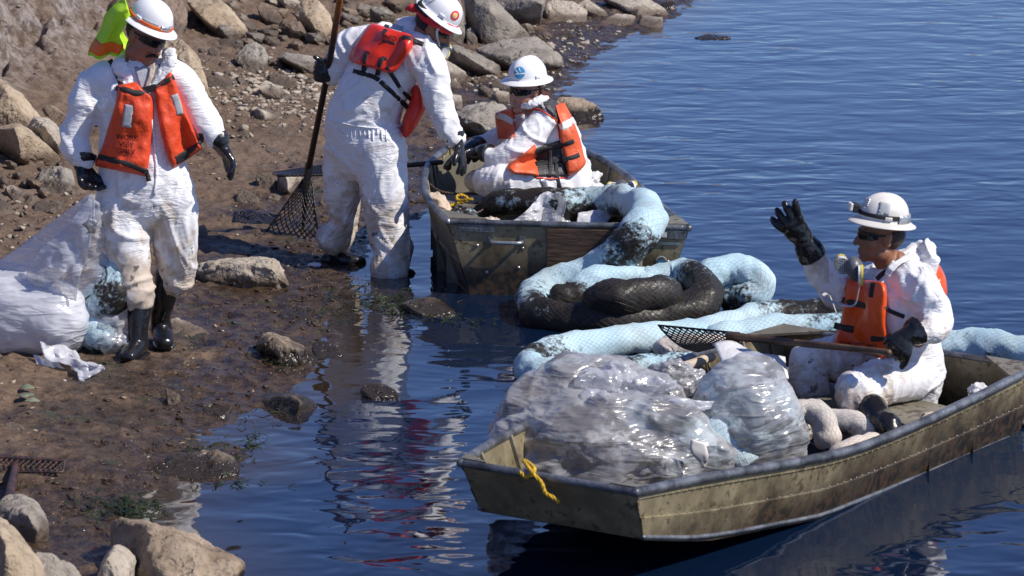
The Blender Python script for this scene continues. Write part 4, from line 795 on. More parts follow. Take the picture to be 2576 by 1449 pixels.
tag(blob('rag', [([s2(1045, 508, .1), s2(1070, 498, .05), s2(1100, 502, .05), s2(1118, 530, 0), s2(1128, 552, -.05)], [.012, .028, .038, .03, .02])], [(s2(1060, 500, .05), (.05, .03, .02))], voxel=.007, amp=.012, fs=14, mat='cream'), 'soiled cream cloth hanging over the left gunwale', 'cloth')
# bag and respirator by the woman
tag(blob('plastic_wad', [], [(s2(1490, 455, .6), (.045, .05, .035)), (s2(1480, 470, .55), (.05, .05, .04)), (s2(1505, 474, .6), (.055, .05, .03)), (s2(1500, 440, .65), (.04, .03, .02))], voxel=.006, amp=.016, fs=20, mat='padw'), 'crumpled white wad behind the seated woman', 'plastic wad')
pad('white pad spread on the rear of the bench behind the woman', [(s2(1440, 486, .5), s2(1450, 500, .3)), (s2(1520, 484, .5), s2(1520, 500, .3)), (s2(1598, 486, .4), s2(1590, 500, .3))], 10, 'padw', .012, 7)
def respirator(root, C, X, Y, Z, sc=1.0, strap=True):
    """two filter cups on a rubber face piece; X across, Y outward, Z up"""
    X, Y, Z = Vector(X).normalized(), Vector(Y).normalized(), Vector(Z).normalized(); Mb = Matrix((X, Y, Z)).transposed()
    bm = bmesh.new(); ell_bm(bm, C, (.045*sc, .05*sc, .055*sc), Mb); me = remesh(bm, 'face_piece', .006, 2); mesh_obj('face_piece', me, M['grey'], root)
    for s in (-1, 1):
        c = C + X*s*.055*sc + Y*.03*sc; rot = Mb @ Matrix.Rotation(s*.9, 3, 'Z') @ Matrix.Rotation(-math.pi/2, 3, 'X'); mx = rot.to_4x4(); mx.translation = c
        bm = bmesh.new(); bmesh.ops.create_cone(bm, cap_ends=True, segments=20, radius1=.036*sc, radius2=.033*sc, depth=.022*sc, matrix=mx @ Matrix.Diagonal((1, 1.2, 1, 1))); f = mesh_obj('filter_cup', bm_me(bm, 'filter_cup'), M['greyw'], root, smooth=False)
        bm = bmesh.new()
        for k_ in range(-3, 4):
            for a in (0, 1):
                m2 = mx @ Matrix.Translation((k_*.009*sc if a else 0, 0 if a else k_*.011*sc, .0115*sc)); L_ = math.sqrt(max(.0, 1-(k_/3.9)**2))
                box_bm(bm, m2, (.0022 if a else .058*L_)*sc, (.07*L_ if a else .0022)*sc, .002*sc)
        mesh_obj('grille', bm_me(bm, 'grille'), M['grey'], f, smooth=False)
        bm = bmesh.new(); bmesh.ops.create_cone(bm, cap_ends=False, segments=20, radius1=.038*sc, radius2=.037*sc, depth=.010*sc, matrix=mx @ Matrix.Translation((0, 0, -.008*sc)) @ Matrix.Diagonal((1, 1.2, 1, 1))); mesh_obj('ring', bm_me(bm, 'ring'), M['yel2'], f)
re_ = empty('respirator', s2(1570, 470, .5)); tag(re_, 'half face respirator with yellow rings lying on the gunwale side bench', 'respirator')
respirator(re_, s2(1562, 478, .15), (1, .3, 0), (.1, -1, .3), (0, .3, 1), 1.1)
bm = bmesh.new(); tube_bm(bm, [s2(1534, 482, .15), s2(1540, 464, .15), s2(1562, 458, .15), s2(1584, 466, .15), s2(1592, 488, .15)], [(.010, .003)]*5, seg=8, side=(0, 1, 0)); mesh_obj('head_strap', bm_me(bm, 'head_strap'), M['padw'], re_)
# ropes
def rope(label, pts, r, mat, name='rope', tw=True):
    P = catmull(pts, 10); bm = bmesh.new()
    Q = [P[0]]
    for a, b in zip(P, P[1:]):
        kk = max(1, int((b-a).length/.008)); Q += [a.lerp(b, j/kk) for j in range(1, kk+1)]
    for s in range(3):
        strand = []; ln = 0; up = Vector((0, .3, 1))
        for i, p in enumerate(Q):
            if i: ln += (Q[i]-Q[i-1]).length
            t = (Q[min(i+1, len(Q)-1)]-Q[max(0, i-1)]).normalized(); a = (up-t*up.dot(t)).normalized(); b = t.cross(a); an = ln/(r*7)*2*math.pi/1.0 + s*2.094
            strand.append(p + a*math.cos(an)*r*.5 + b*math.sin(an)*r*.5)
        tube_bm(bm, strand, [r*.55]*len(strand), seg=5, n=1, round_cap=False)
    return tag(mesh_obj(name, bm_me(bm, name), M[mat]), label, 'rope')
rope('bright yellow rope loop lying in the corner of the far boat', [s2(1118, 532, 0), s2(1122, 522, .05), s2(1150, 512, .1), s2(1172, 506, .1), s2(1174, 496, .12), s2(1158, 490, .12), s2(1148, 496, .1), s2(1156, 504, .08), s2(1178, 502, .05), s2(1190, 500, .05)], .009, 'yellow')
rope('oil blackened rope coiled on the bench of the far boat', [s2(1080, 462, .3), s2(1095, 475, .3), s2(1120, 484, .3), s2(1160, 488, .3), s2(1210, 488, .3), s2(1232, 500, .2), s2(1225, 520, .1), s2(1190, 540, 0), s2(1150, 545, 0), s2(1115, 528, 0), s2(1105, 510, .1), s2(1130, 535, 0), s2(1170, 530, .1), s2(1200, 510, .2)], .008, 'rust')
t0 = B1['plate'][0]
rope('frayed yellow rope knotted through the bow of the near boat', [W(1308, 1188, t0.y-.18), W(1325, 1200, t0.y-.22), W(1345, 1180, t0.y-.2), W(1318, 1158, t0.y-.05), W(1340, 1190, t0.y-.24), W(1362, 1215, t0.y-.26), W(1372, 1240, t0.y-.27), W(1392, 1252, t0.y-.28), W(1406, 1264, t0.y-.28)], .009, 'yellow')
# ------------------------------------------------------------------ wire mesh rakes
def rake(root, corners, nu, nv, bar=.004, bend=None, name='wire_basket', mat='iron'):
    """corners: top-left, top-right, bottom-right, bottom-left; diamond expanded metal between them"""
    a, b, c, d = corners; bm = bmesh.new()
    def P(u, v):
        p = a.lerp(b, u).lerp(d.lerp(c, u), v)
        return p + (bend(u, v) if bend else Vector())
    for i in range(-nv, nu+1):
        for sgn in (1, -1):
            pts = []
            for j in range(nv*2+1):
                u = (i + (j/2 if sgn > 0 else nv - j/2))/nu; v = j/(nv*2)
                if -1e-6 <= u <= 1+1e-6: pts.append(P(min(1, max(0, u)), v))
            if len(pts) > 1: tube_bm(bm, pts, [(bar, bar*.6)]*len(pts), seg=5, n=1, round_cap=False)
    fr = [P(u/12, 0) for u in range(13)] + [P(1, v/8) for v in range(1, 9)] + [P(1-u/12, 1) for u in range(1, 13)] + [P(0, 1-v/8) for v in range(1, 9)]
    tube_bm(bm, fr, [bar*1.4]*len(fr), seg=6, n=1)
    return mesh_obj(name, bm_me(bm, name), M[mat], root)
YR = G(760, 600, .02).y
f1 = lambda px, py, dy=0: W(px, py, YR+dy)
rk = empty('wire_rake', f1(745, 605)); tag(rk, 'long handled wire basket rake held upright on the mud', 'rake')
bm = bmesh.new(); tube_bm(bm, [W(857, -12, YR-1.0), W(826, 172, YR-.65), W(797, 320, YR-.25), W(776, 425, YR)], [.019, .019, .018, .019], seg=12); mesh_obj('pole', bm_me(bm, 'pole'), M['pole'], rk)
bm = bmesh.new(); tube_bm(bm, [f1(778, 415, 0), f1(770, 470, -.02), f1(766, 530, -.02), f1(762, 575, 0)], [.026, .020, .015, .008], seg=10); so = mesh_obj('socket', bm_me(bm, 'socket'), M['iron'], rk)
rake(rk, [f1(762, 452, 0), f1(784, 452, 0), f1(806, 608, -.06), f1(664, 588, .04)], 9, 9, .0042, lambda u, v: Vector((0, -.06*math.sin(v*2.4), 0)))
rake(rk, [f1(664, 588, .04), f1(806, 608, -.06), f1(800, 590, .16), f1(672, 572, .24)], 10, 2, .004, name='wire_lip')
# second rake held low by the bending man
YQ = G(760, 470, .1).y
rq = empty('wire_rake', W(760, 440, YQ)); tag(rq, 'oily wire rake held level behind the bending man', 'rake')
bm = bmesh.new(); tube_bm(bm, [W(1110, 408, 20.7), W(1020, 416, 20.8), W(900, 424, 21.0), W(800, 428, 21.2)], [.015]*4, seg=10); mesh_obj('pole', bm_me(bm, 'pole'), M['iron'], rq)
rake(rq, [W(822, 416, 21.2), W(822, 440, 20.95), W(700, 442, 20.9), W(686, 436, 21.3)], 5, 12, .006, mat='iron')
rake(rq, [W(822, 416, 21.25), W(822, 436, 21.3), W(760, 436, 21.3), W(690, 437, 21.3)], 3, 10, .006, mat='iron')
# third rake lying at the left edge
YT = GT(60, 1200).y; f3 = lambda px, py, dy=0: W(px, py, YT+dy)
r5 = empty('wire_rake', f3(40, 1200)); tag(r5, 'rusty wire rake lying upside down at the left picture edge', 'rake')
rake(r5, [f3(-90, 1132, .5), f3(140, 1152, .45), f3(162, 1160, .05), f3(-90, 1144, .05)], 18, 3, .0042, mat='rust'); rake(r5, [f3(-90, 1144, .05), f3(162, 1160, .05), f3(158, 1188, .0), f3(-90, 1184, .0)], 18, 2, .0042, mat='rust', name='wire_lip')
rake(r5, [f3(-90, 1150, .5), f3(120, 1166, .45), f3(140, 1190, .05), f3(-90, 1200, .0)], 18, 5, .0035, mat='rust', name='wire_floor')
bm = bmesh.new(); tube_bm(bm, [f3(42, 1160, .1), f3(36, 1190, -.1), f3(22, 1255, -.55)], [.018, .020, .021], seg=12); mesh_obj('pole', bm_me(bm, 'pole'), M['rust'], r5)
# rake across the near boat
r6 = empty('wire_rake', qm(1860, 860)); tag(r6, 'wire rake resting across the knees of the man in the near boat', 'rake')
bm = bmesh.new(); tube_bm(bm, [qm(1835, 845, .25), qm(1960, 858, .1), qm(2120, 874, -.15), qm(2235, 887, -.33)], [.021, .017, .016, .016], seg=12); mesh_obj('pole', bm_me(bm, 'pole'), M['wood'], r6)
rake(r6, [qm(1860, 838, .25), qm(1856, 858, .2), qm(1755, 882, .28), qm(1655, 818, .4)], 9, 13, .0034, lambda u, v: Vector((0, 0, -.03*math.sin(u*3))), mat='iron')
# pole stub of the net behind bags
bm = bmesh.new(); tube_bm(bm, [qm(1655, 945, 0), qm(1700, 930, .1), qm(1790, 898, .3)], [.020, .024, .022], seg=12); tag(mesh_obj('wooden_pole', bm_me(bm, 'wooden_pole'), M['cream']), 'bamboo coloured pole sticking out behind the dirty bags', 'pole')
# weeds and litter
def weeds(name, label, spots, n, ln, mat='weed', seed=3, wd=.006, lift=.02, water=False):
    rs = np.random.RandomState(seed); bm = bmesh.new()
    for (px, py, sx, sy, share) in spots:
        c = G(px, py, .02); 
        for _ in range(int(n*share)):
            x = c.x+rs.normal()*sx; y = c.y+rs.normal()*sy; z = max(0.004, float(base_h(x, y)[0])+.012); an = rs.rand()*6.28; L_ = ln*(.4+rs.rand()); p = Vector((x, y, z)); prev = None; cu = rs.normal()*.9
            for k_ in range(6):
                d = Vector((math.cos(an), math.sin(an), 0)); sd = Vector((-d.y, d.x, .4))*wd*(1-k_/6.5); q_ = p + Vector((0, 0, lift*math.sin(k_*.6)*rs.rand()*2)); a, b = bm.verts.new(q_-sd), bm.verts.new(q_+sd)
                if prev: bm.faces.new((prev[0], prev[1], b, a))
                prev = (a, b); p += d*L_/6; an += cu*.4+rs.normal()*.25
    return tag(mesh_obj(name, bm_me(bm, name), M[mat]), label, kind='stuff')
weeds('seaweed', 'wet green weed washed up along the water line', [(300, 1272, .09, .12, 1.6), (340, 1280, .06, .1, 1), (540, 1140, .10, .12, .6), (620, 1110, .08, .1, .35), (560, 1205, .08, .06, .3), (1010, 758, .05, .25, .9), (970, 755, .1, .12, .6), (1130, 795, .08, .1, .4), (830, 780, .12, .15, .5), (860, 745, .1, .2, .4), (900, 735, .1, .2, .4), (690, 915, .08, .06, .3), (700, 1030, .15, .15, .25), (240, 1330, .12, .1, .2)], 70, .10, 'weed', 3, .005, .008)
weeds('dry_stalks', 'thin dark stalks and straw stuck in the mud', [(700, 800, .3, .6, 1.5), (550, 900, .4, .6, 1.5), (250, 1100, .4, .5, 1), (800, 720, .2, .5, 1), (450, 1000, .4, .5, 1)], 70, .07, 'wood', 5, .002, .006)
for (x, y, lab) in ((66, 1006, 'pale green leaf lying on the mud below the white bag'), (80, 1020, 'crumpled grey green leaf beside the first pale leaf'), (68, 985, 'upright green leaf stuck in the mud')):
    c = GT(x, y)+Vector((0, 0, .02)); tag(sheet('leaf', [(c+Vector((-.035, .0, 0)), c+Vector((-.03, .01, .003))), (c+Vector((-.01, -.03, .004)), c+Vector((.0, .03, .010))), (c+Vector((.035, -.01, .0)), c+Vector((.04, .0, .0)))], 6, 'leaf', None, .006, 30), lab, 'leaf')
for (x, y, lab) in ((610, 668, 'white scrap of tissue on the mud behind the flat block'), (790, 673, 'tiny white scrap near the wet mud slope')):
    c = GT(x, y)+Vector((0, 0, .015)); tag(blob('paper_scrap', [], [(c, (.035, .03, .012)), (c+Vector((.02, 0, 0)), (.02, .02, .01))], voxel=.004, amp=.006, fs=30, mat='padw'), lab, 'paper scrap')
# ------------------------------------------------------------------ people
def frame(C, fwd, up):
    F = Vector(fwd).normalized(); U = Vector(up); U = (U-F*U.dot(F)).normalized(); Xr = F.cross(U)
    m = Matrix((Xr, F, U)).transposed().to_4x4(); m.translation = Vector(C); return m
def body_skin(root, H, skin, limbs, neck_base, female=False):
    """head with face, neck and the body under the clothes as one skin"""
    bm = bmesh.new(); e = lambda c, r, rot=None: ell_bm(bm, H @ Vector(c), r, (H.to_3x3() @ (rot or Matrix.Identity(3))))
    w_ = .93 if female else 1.0
    e((0, -.012, .035), (.076*w_, .095, .098)); e((0, .018, -.015), (.066*w_, .078, .085)); e((0, .030, -.070), (.054*w_, .055, .048)); e((0, .066, -.100), (.026, .022, .020)); e((-.034, .045, -.030), (.030, .034, .032)); e((.034, .045, -.030), (.030, .034, .032))
    e((0, .076, .022), (.048, .016, .012)); 
    for s in (-1, 1):
        e((s*.074*w_, -.008, -.012), (.010, .020, .032), Matrix.Rotation(-.2, 3, 'X')); e((s*.078*w_, -.014, .006), (.010, .016, .018)); e((s*.014, .092, -.036), (.010, .011, .009)); e((s*.052, .0, -.075), (.016, .035, .03))
    tube_bm(bm, [H @ Vector((0, .084, .012)), H @ Vector((0, .098, -.012)), H @ Vector((0, .108, -.034))], [.008, .011, .014], seg=10, n=3)
    tube_bm(bm, [H @ Vector((-.022, .080, -.066)), H @ Vector((0, .091, -.062)), H @ Vector((.022, .080, -.066))], [.004, .0065, .004], seg=8, n=3)
    tube_bm(bm, [H @ Vector((-.019, .079, -.077)), H @ Vector((0, .089, -.078)), H @ Vector((.019, .079, -.077))], [.004, .0075, .004], seg=8, n=3)
    tube_bm(bm, [H @ Vector((0, -.02, -.03)), H @ Vector((0, -.022, -.09)), (H @ Vector((0, -.02, -.12))).lerp(neck_base, .6), neck_base], [.060*w_, .058*w_, .062*w_, .075*w_], seg=18, n=4)
    for pts, r in limbs: tube_bm(bm, pts, r, seg=12, n=3)
    me = remesh(bm, 'body', .0055, 3, .5)
    return mesh_obj('body', me, skin, root)
def glasses(root, H, wrap=1.0):
    P = np.zeros((9, 41, 3)); 
    for i in range(9):
        for j in range(41):
            a = math.radians(-72 + 144*j/40); v = (i/8-.5); k_ = abs(j/20-1); nose = math.exp(-(k_/.09)**2); hh = .040*(1-.45*k_**2.5)
            z = .006 + v*hh + (nose*.012 if v < 0 else 0)*(-v*2); R_ = .094 - .004*abs(v)
            P[i, j] = (H @ Vector((math.sin(a)*.077, .004+math.cos(a)*R_ + .004*math.cos(a*6)*0, z)))[:]
    me = grid_mesh('lens', P); o = mesh_obj('sunglasses', me, M['lens'], root); m = o.modifiers.new('t', 'SOLIDIFY'); m.thickness = .003
    for s in (-1, 1): bm = bmesh.new(); tube_bm(bm, [H @ Vector((s*.073, .034, .012)), H @ Vector((s*.080, -.01, .012)), H @ Vector((s*.078, -.03, .0))], [(.0045, .0025)]*3, seg=6, n=2); mesh_obj('temple', bm_me(bm, 'temple'), M['lens'], o)
def hard_hat(root, H, mat='white', tilt=0.0, brim=.048, ridge=1, lift=.058, sc=1.0):
    """full brim helmet; returns BVH for stickers"""
    Q = H @ Matrix.Translation((0, -.008, lift)) @ Matrix.Rotation(tilt, 4, 'X'); nu, nv = 64, 26; P = np.zeros((nv, nu, 3))
    for j in range(nu):
        a = 2*math.pi*j/nu; ca, sa = math.cos(a), math.sin(a); rx, ry = .104*sc, .127*sc
        for i in range(nv):
            t = i/(nv-1)
            if t < .72:
                q_ = t/.72; ph = q_*math.pi/2; rr = math.sin(ph)**.92; z = .120*math.cos(ph)**.85*sc + .012
                x, y = ca*rx*rr, sa*ry*rr
                rg = math.exp(-(x/.020)**2)*.009 + (math.exp(-((abs(x)-.048)/.010)**2)*.004 if ridge > 1 else 0)
                z += rg*max(0, 1-q_**3)*(1 if ridge else 0)
                z += 0; k_ = 1+.012*math.exp(-((q_-.97)/.03)**2); x *= k_; y *= k_
            else:
                q_ = (t-.72)/.28; b_ = brim*sc*(1+.35*max(0, sa)**2+.10*max(0, -sa)**2); x = ca*(rx+b_*q_); y = sa*(ry+b_*q_); z = .012-.020*q_**1.4*sc
            P[i, j] = (x, y, z)
    f = P.reshape(-1, 3); f = np.array([(Q @ Vector(p))[:] for p in f]); me = grid_mesh('shell', f.reshape(nv, nu, 3), wrap_u=True)
    o = mesh_obj('hard_hat', me, M[mat], root); m = o.modifiers.new('t', 'SOLIDIFY'); m.thickness = .0035; m.offset = 1
    bm = bmesh.new(); ring = [Q @ Vector((math.cos(a)*(.104+brim*(1+.35*max(0, math.sin(a))**2+.1*max(0, -math.sin(a))**2))*sc, math.sin(a)*(.127+brim*(1+.35*max(0, math.sin(a))**2+.1*max(0, -math.sin(a))**2))*sc, -.008*sc)) for a in [2*math.pi*k_/40 for k_ in range(41)]]
    tube_bm(bm, ring, [.0035]*len(ring), seg=6, n=1); mesh_obj('brim_edge', bm_me(bm, 'brim_edge'), M[mat], o)
    for s in (-1, 1): bm = bmesh.new(); box_bm(bm, Q @ Matrix.Translation((s*.105*sc, .01, .030)), .010, .034, .016, .003); mesh_obj('lug', bm_me(bm, 'lug'), M[mat], o)
    bm = bmesh.new(); ring = [Q @ Vector((math.cos(a)*.088, math.sin(a)*.108, -.004)) for a in [2*math.pi*k_/24 for k_ in range(25)]]; tube_bm(bm, ring, [(.014, .003)]*25, seg=8, n=1, side=Q.to_3x3() @ Vector((0, 0, 1))); mesh_obj('suspension', bm_me(bm, 'suspension'), M['grey'], o)
    return o, Q, bvh_of(me)
def hat_band(parent, Q, a0, a1, h0, h1, t, mat, name='band', n=40, frill=0.0, sc=1.0):
    """band on the helmet wall between angles, h: height above brim"""
    P = np.zeros((8, n, 3))
    for j in range(n):
        a = math.radians(a0+(a1-a0)*j/(n-1))
        for i, (h, o_) in enumerate(((h0, 0), (h0, t*.8), (h0+(h1-h0)*.3, t), (h0+(h1-h0)*.5, t*.8), (h0+(h1-h0)*.7, t), (h1, t*.8), (h1, 0), (h0, 0))):
            zz_ = min(1, max(0, h)/.120); ph = math.acos(min(1, zz_**(1/.85))); rr = math.sin(ph)**.92
            fr = frill*math.sin(j*2.6)*.5
            P[i, j] = (Q @ Vector((math.cos(a)*(.104*rr+.001+o_+fr)*sc, math.sin(a)*(.127*rr+.001+o_+fr)*sc, h*sc+.012)))[:]
    return mesh_obj(name, grid_mesh(name, P), M[mat], parent)
def coverall(root, tubes, ells=(), voxel=.011, folds=(), dirt=None, smooth=6, amp=1.0, name='coverall', axis_hint=None):
    bm = bmesh.new()
    for t in tubes: tube_bm(bm, t[0], t[1], side=(t[2] if len(t) > 2 else None), seg=20, n=5)
    for e in ells: ell_bm(bm, *e)
    me = remesh(bm, name, voxel, smooth, .6); co = verts_np(me); nn = normals_np(me); sd = random.random()*80
    wrp = np.stack([pn(co*2.6+sd), pn(co*2.6+sd+20), pn(co*2.6+sd+40)], 1)*.16
    q_ = co+wrp; R1 = np.array(Matrix.Rotation(.85, 3, 'Y') @ Matrix.Rotation(.3, 3, 'X')); R2 = np.array(Matrix.Rotation(-1.15, 3, 'Y') @ Matrix.Rotation(.4, 3, 'Z'))
    sh = lambda v: 1-np.minimum(1, np.abs(v)*3.2)
    msk = np.clip(pn(co*3.3+sd+55)*2.4+.45, .05, 1); msk2 = np.clip(pn(co*3.3+sd+25)*2.4+.35, .05, 1)
    sh2 = lambda v: (1-np.minimum(1, np.abs(v)*4.2))**1.3
    msk3 = np.clip(pn(co*3.0+sd+95)*2.4+.4, 0, 1)
    d = fbm(q_*2.6+sd, 2)*.015 + sh2(pn((q_@R1)*np.array([2.2, 2.2, 7.5])+sd))*.0135*msk + sh2(pn((q_@R2)*np.array([2.6, 2.6, 9])+sd+9))*.0120*msk2 + sh2(pn(q_*np.array([8.5, 8.5, 2.2])+sd+29))*.0095*msk3 + sh2(pn((q_@R1.T)*np.array([5, 5, 15])+sd+3))*.0038*np.maximum(msk, msk2) + sh2(pn((q_@R2.T)*np.array([9, 9, 24])+sd+3))*.0018 - .006
    for (c, ax, rad, fr, am) in folds:
        c = np.array(c); ax = np.array(Vector(ax).normalized()); rel = co-c; al = rel@ax; lat = rel-al[:, None]*ax[None]; wgt = np.exp(-(np.linalg.norm(rel, axis=1)/rad)**2)
        ph = al*fr*.8 + fbm(co*5+sd+11, 2)*3.2; d += am*.6*wgt*np.clip(pn(co*5+sd+71)*2.5+.4, 0, 1)*(1-np.abs((ph % 1)*2-1)**1.5*1.6)
    co2 = co + nn*(d*amp)[:, None]; dz = np.array([dirt(c) for c in co]) if dirt else np.zeros(len(co)); attr(me, 'dirt', dz); set_verts(me, co2)
    o = mesh_obj(name, me, M['suit'], root); return o, bvh_of(me)
def glove(root, wrist, knuck, palm_n, curls, spread=.16, thumb=(.9, .5), cuff=None, sc=1.0, name='glove', side=1, cuff_r=(.060, .045)):
    """wrist->knuck gives the hand direction; palm_n: the side fingers curl toward; side=+1: thumb on d x n side"""
    d = (knuck-wrist).normalized(); n_ = Vector(palm_n); n_ = (n_-d*n_.dot(d)).normalized(); s = d.cross(n_)*side; bm = bmesh.new()
    L_ = (knuck-wrist).length; tube_bm(bm, [wrist, wrist+d*L_*.45, wrist+d*L_*.92], [(.034*sc, .026*sc), (.046*sc, .024*sc), (.048*sc, .019*sc)], side=s, seg=16, n=4)
    ell_bm(bm, wrist+d*L_*.5, (.040*sc, .040*sc, .024*sc), Matrix((s, d, n_)).transposed())
    lens = (.070, .078, .073, .060)
    for k_ in range(4):
        off = (1.5-k_)*.0235*sc; p = wrist+d*L_*.88+s*off; a = (1.5-k_)*spread; dd = (d*math.cos(a)+s*math.sin(a)).normalized(); pts = [wrist+d*L_*.55+s*off*.8, p]; c = curls[k_] if hasattr(curls, '__len__') else curls; cur = dd
        ang = 0
        for m_ in range(3):
            ang += c*(.8, 1.0, .7)[m_]; cur = dd*math.cos(ang)+n_*math.sin(ang); p = p+cur*lens[k_]*sc*(.44, .32, .24)[m_]; pts.append(p)
        tube_bm(bm, pts, [.0145*sc, .0150*sc, .0142*sc, .0135*sc, .0120*sc], seg=12, n=4)
    ta, tc = thumb; p0 = wrist+d*L_*.22+s*.026*sc; t1 = (d*math.cos(ta)+s*math.sin(ta)).normalized(); p1 = p0+t1*.045*sc+n_*.008; t2 = (t1*math.cos(tc)+n_*math.sin(tc)).normalized(); p2 = p1+t2*.032*sc; t3 = (d*.7+t2*.6+n_*tc*.3).normalized(); p3 = p2+t3*.024*sc
    tube_bm(bm, [p0-t1*.01, p1, p2, p3], [.018*sc, .0165*sc, .014*sc, .0115*sc], seg=12, n=4)
    if cuff is not None: 
        mid = wrist.lerp(cuff, .5); tube_bm(bm, [wrist+d*.02, wrist, mid, cuff], [(.034*sc, .027*sc), (.036*sc, .031*sc), ((cuff_r[1]+.004)*sc, (cuff_r[1]-.002)*sc), (cuff_r[0]*sc, cuff_r[0]*.92*sc)], side=s, seg=20, n=5, round_cap=False)
    me = remesh(bm, name, .0042, 3, .5); co = verts_np(me); nn = normals_np(me); set_verts(me, co+nn*(fbm(co*22, 2)*.0022+(ridged(co*14, 2)-.8)*.0018)[:, None])
    return mesh_obj(name, me, M['rubber'], root)
def boot(root, top, ankle, toe, r=.062, name='rubber_boot'):
    bm = bmesh.new(); d = (toe-ankle); d.z = 0; d.normalize(); hz_ = toe.z; heel = Vector((ankle.x, ankle.y, hz_+.045))-d*.045
    tube_bm(bm, [top, top.lerp(ankle, .5), ankle+Vector((0, 0, .03)), Vector((ankle.x, ankle.y, hz_+.06))], [r*1.05, r*.95, r*.82, r*.85], seg=18, n=4)
    sd_ = d.cross(Vector((0, 0, 1))); tube_bm(bm, [heel, Vector((ankle.x, ankle.y, hz_+.05)), toe-d*.08+Vector((0, 0, .045)), toe-d*.02+Vector((0, 0, .035))], [(.042, .044), (.046, .055), (.052, .042), (.044, .032)], side=sd_, seg=18, n=4)
    me = remesh(bm, name, .006, 4); co = verts_np(me); co[:, 2] = np.maximum(co[:, 2], hz_); nn = normals_np(me); set_verts(me, co+nn*(fbm(co*14, 2)*.003)[:, None]); o = mesh_obj(name, me, M['rubber'], root)
    bm = bmesh.new(); tube_bm(bm, [heel-Vector((0, 0, .036)), toe-d*.08+Vector((0, 0, .008)), toe-d*.02+Vector((0, 0, .008))], [(.046, .010), (.056, .010), (.047, .010)], side=sd_, seg=18, n=4); mesh_obj('sole', bm_me(bm, 'sole'), M['rubber'], o); return o
def hit(bvh, px, py):
    d = Vector(ray(px, py)).normalized(); r = bvh.ray_cast(Vector(CAM), d); return (r[3] if r[0] is not None else None), d
def on_surf(bvh, root, name, rows, ncol, off, thick, mat, edge=.12, smooth=6, sub=5, pil=1.0, nz=0.0, lift_edge=0.0, maxjump=None):
    """soft panel laid over a surface: rows of ((lx,ly),(rx,ry)) outline points, thickness toward the viewer"""
    rows = [(np.array(a, float), np.array(b, float)) for a, b in rows]; A = [Vector((a[0], a[1], 0)) for a, b in rows]; B = [Vector((b[0], b[1], 0)) for a, b in rows]
    if len(rows) > 2: A, B = catmull(A, sub), catmull(B, sub)
    else: A = [A[0].lerp(A[1], k_/sub) for k_ in range(sub+1)]; B = [B[0].lerp(B[1], k_/sub) for k_ in range(sub+1)]
    nr = len(A); T = np.full((nr, ncol), np.nan); D = np.zeros((nr, ncol, 3))
    for i in range(nr):
        for j in range(ncol):
            p = A[i].lerp(B[i], j/(ncol-1)); t, d = hit(bvh, p.x, p.y); D[i, j] = d[:]
            if t is not None: T[i, j] = t
    med = np.nanmedian(T); mj = maxjump or .35
    T[np.abs(T-med) > mj] = np.nan
    for _ in range(60):
        if not np.isnan(T).any(): break
        pad_ = np.pad(T, 1, constant_values=np.nan); st = np.stack([pad_[:-2, 1:-1], pad_[2:, 1:-1], pad_[1:-1, :-2], pad_[1:-1, 2:]]); 
        with np.errstate(all='ignore'):
            mm = np.nanmean(st, 0)
        T = np.where(np.isnan(T), mm+.004, T)
    T = np.nan_to_num(T, nan=med); T0 = T.copy()
    for _ in range(smooth):
        pad_ = np.pad(T, 1, mode='edge'); T = (pad_[:-2, 1:-1]+pad_[2:, 1:-1]+pad_[1:-1, :-2]+pad_[1:-1, 2:])/4
        T = np.minimum(T, T0+.004)
    u = np.linspace(-1, 1, ncol)[None]; v = np.linspace(-1, 1, nr)[:, None]; pw = max(3, 1/edge)
    prof = ((1-np.abs(u)**pw)*(1-np.abs(v)**pw))**(.5); fr = T - off - thick*prof*pil
    if nz: 
        q_ = CAM[None]+D.reshape(-1, 3)*fr.reshape(-1, 1); fr = fr + ((fbm(q_*9, 3)*nz)+(ridged(q_*12, 2)-.8)*nz*.5).reshape(fr.shape)*prof
    bk = T - off + .006
    F = CAM[None, None]+D*fr[..., None]; Bk = CAM[None, None]+D*bk[..., None]
    vs = np.concatenate([F.reshape(-1, 3), Bk.reshape(-1, 3)]); n0 = nr*ncol; fc = []
    for i in range(nr-1):
        for j in range(ncol-1):
            a = i*ncol+j; fc.append((a, a+1, a+ncol+1, a+ncol)); fc.append((a+n0+ncol, a+n0+ncol+1, a+n0+1, a+n0))
    for i in range(nr-1):
        for j in (0, ncol-1): a = i*ncol+j; fc.append((a, a+ncol, a+ncol+n0, a+n0))
    for j in range(ncol-1):
        for i in (0, nr-1): a = i*ncol+j; fc.append((a, a+1, a+1+n0, a+n0))
    me = from_np(name, vs, fc); bm = bmesh.new(); bm.from_mesh(me); bmesh.ops.recalc_face_normals(bm, faces=bm.faces[:]); bm.to_mesh(me); bm.free()
    return mesh_obj(name, me, M[mat], root), bvh_of(me)
def strap(bvh, root, pts, wpx, mat='strap', name='strap', off=.003, th=.003, sub=5, mj=.4):
    rows = []
    for i, p in enumerate(pts):
        a = np.array(pts[max(0, i-1)], float); b = np.array(pts[min(len(pts)-1, i+1)], float); t = (b-a)/np.linalg.norm(b-a); n_ = np.array([t[1], -t[0]])*wpx/2; rows.append((np.array(p)+n_, np.array(p)-n_))
    return on_surf(bvh, root, name, rows, 5, off, th, mat, .05, 3, sub, 1.0, 0, maxjump=mj)
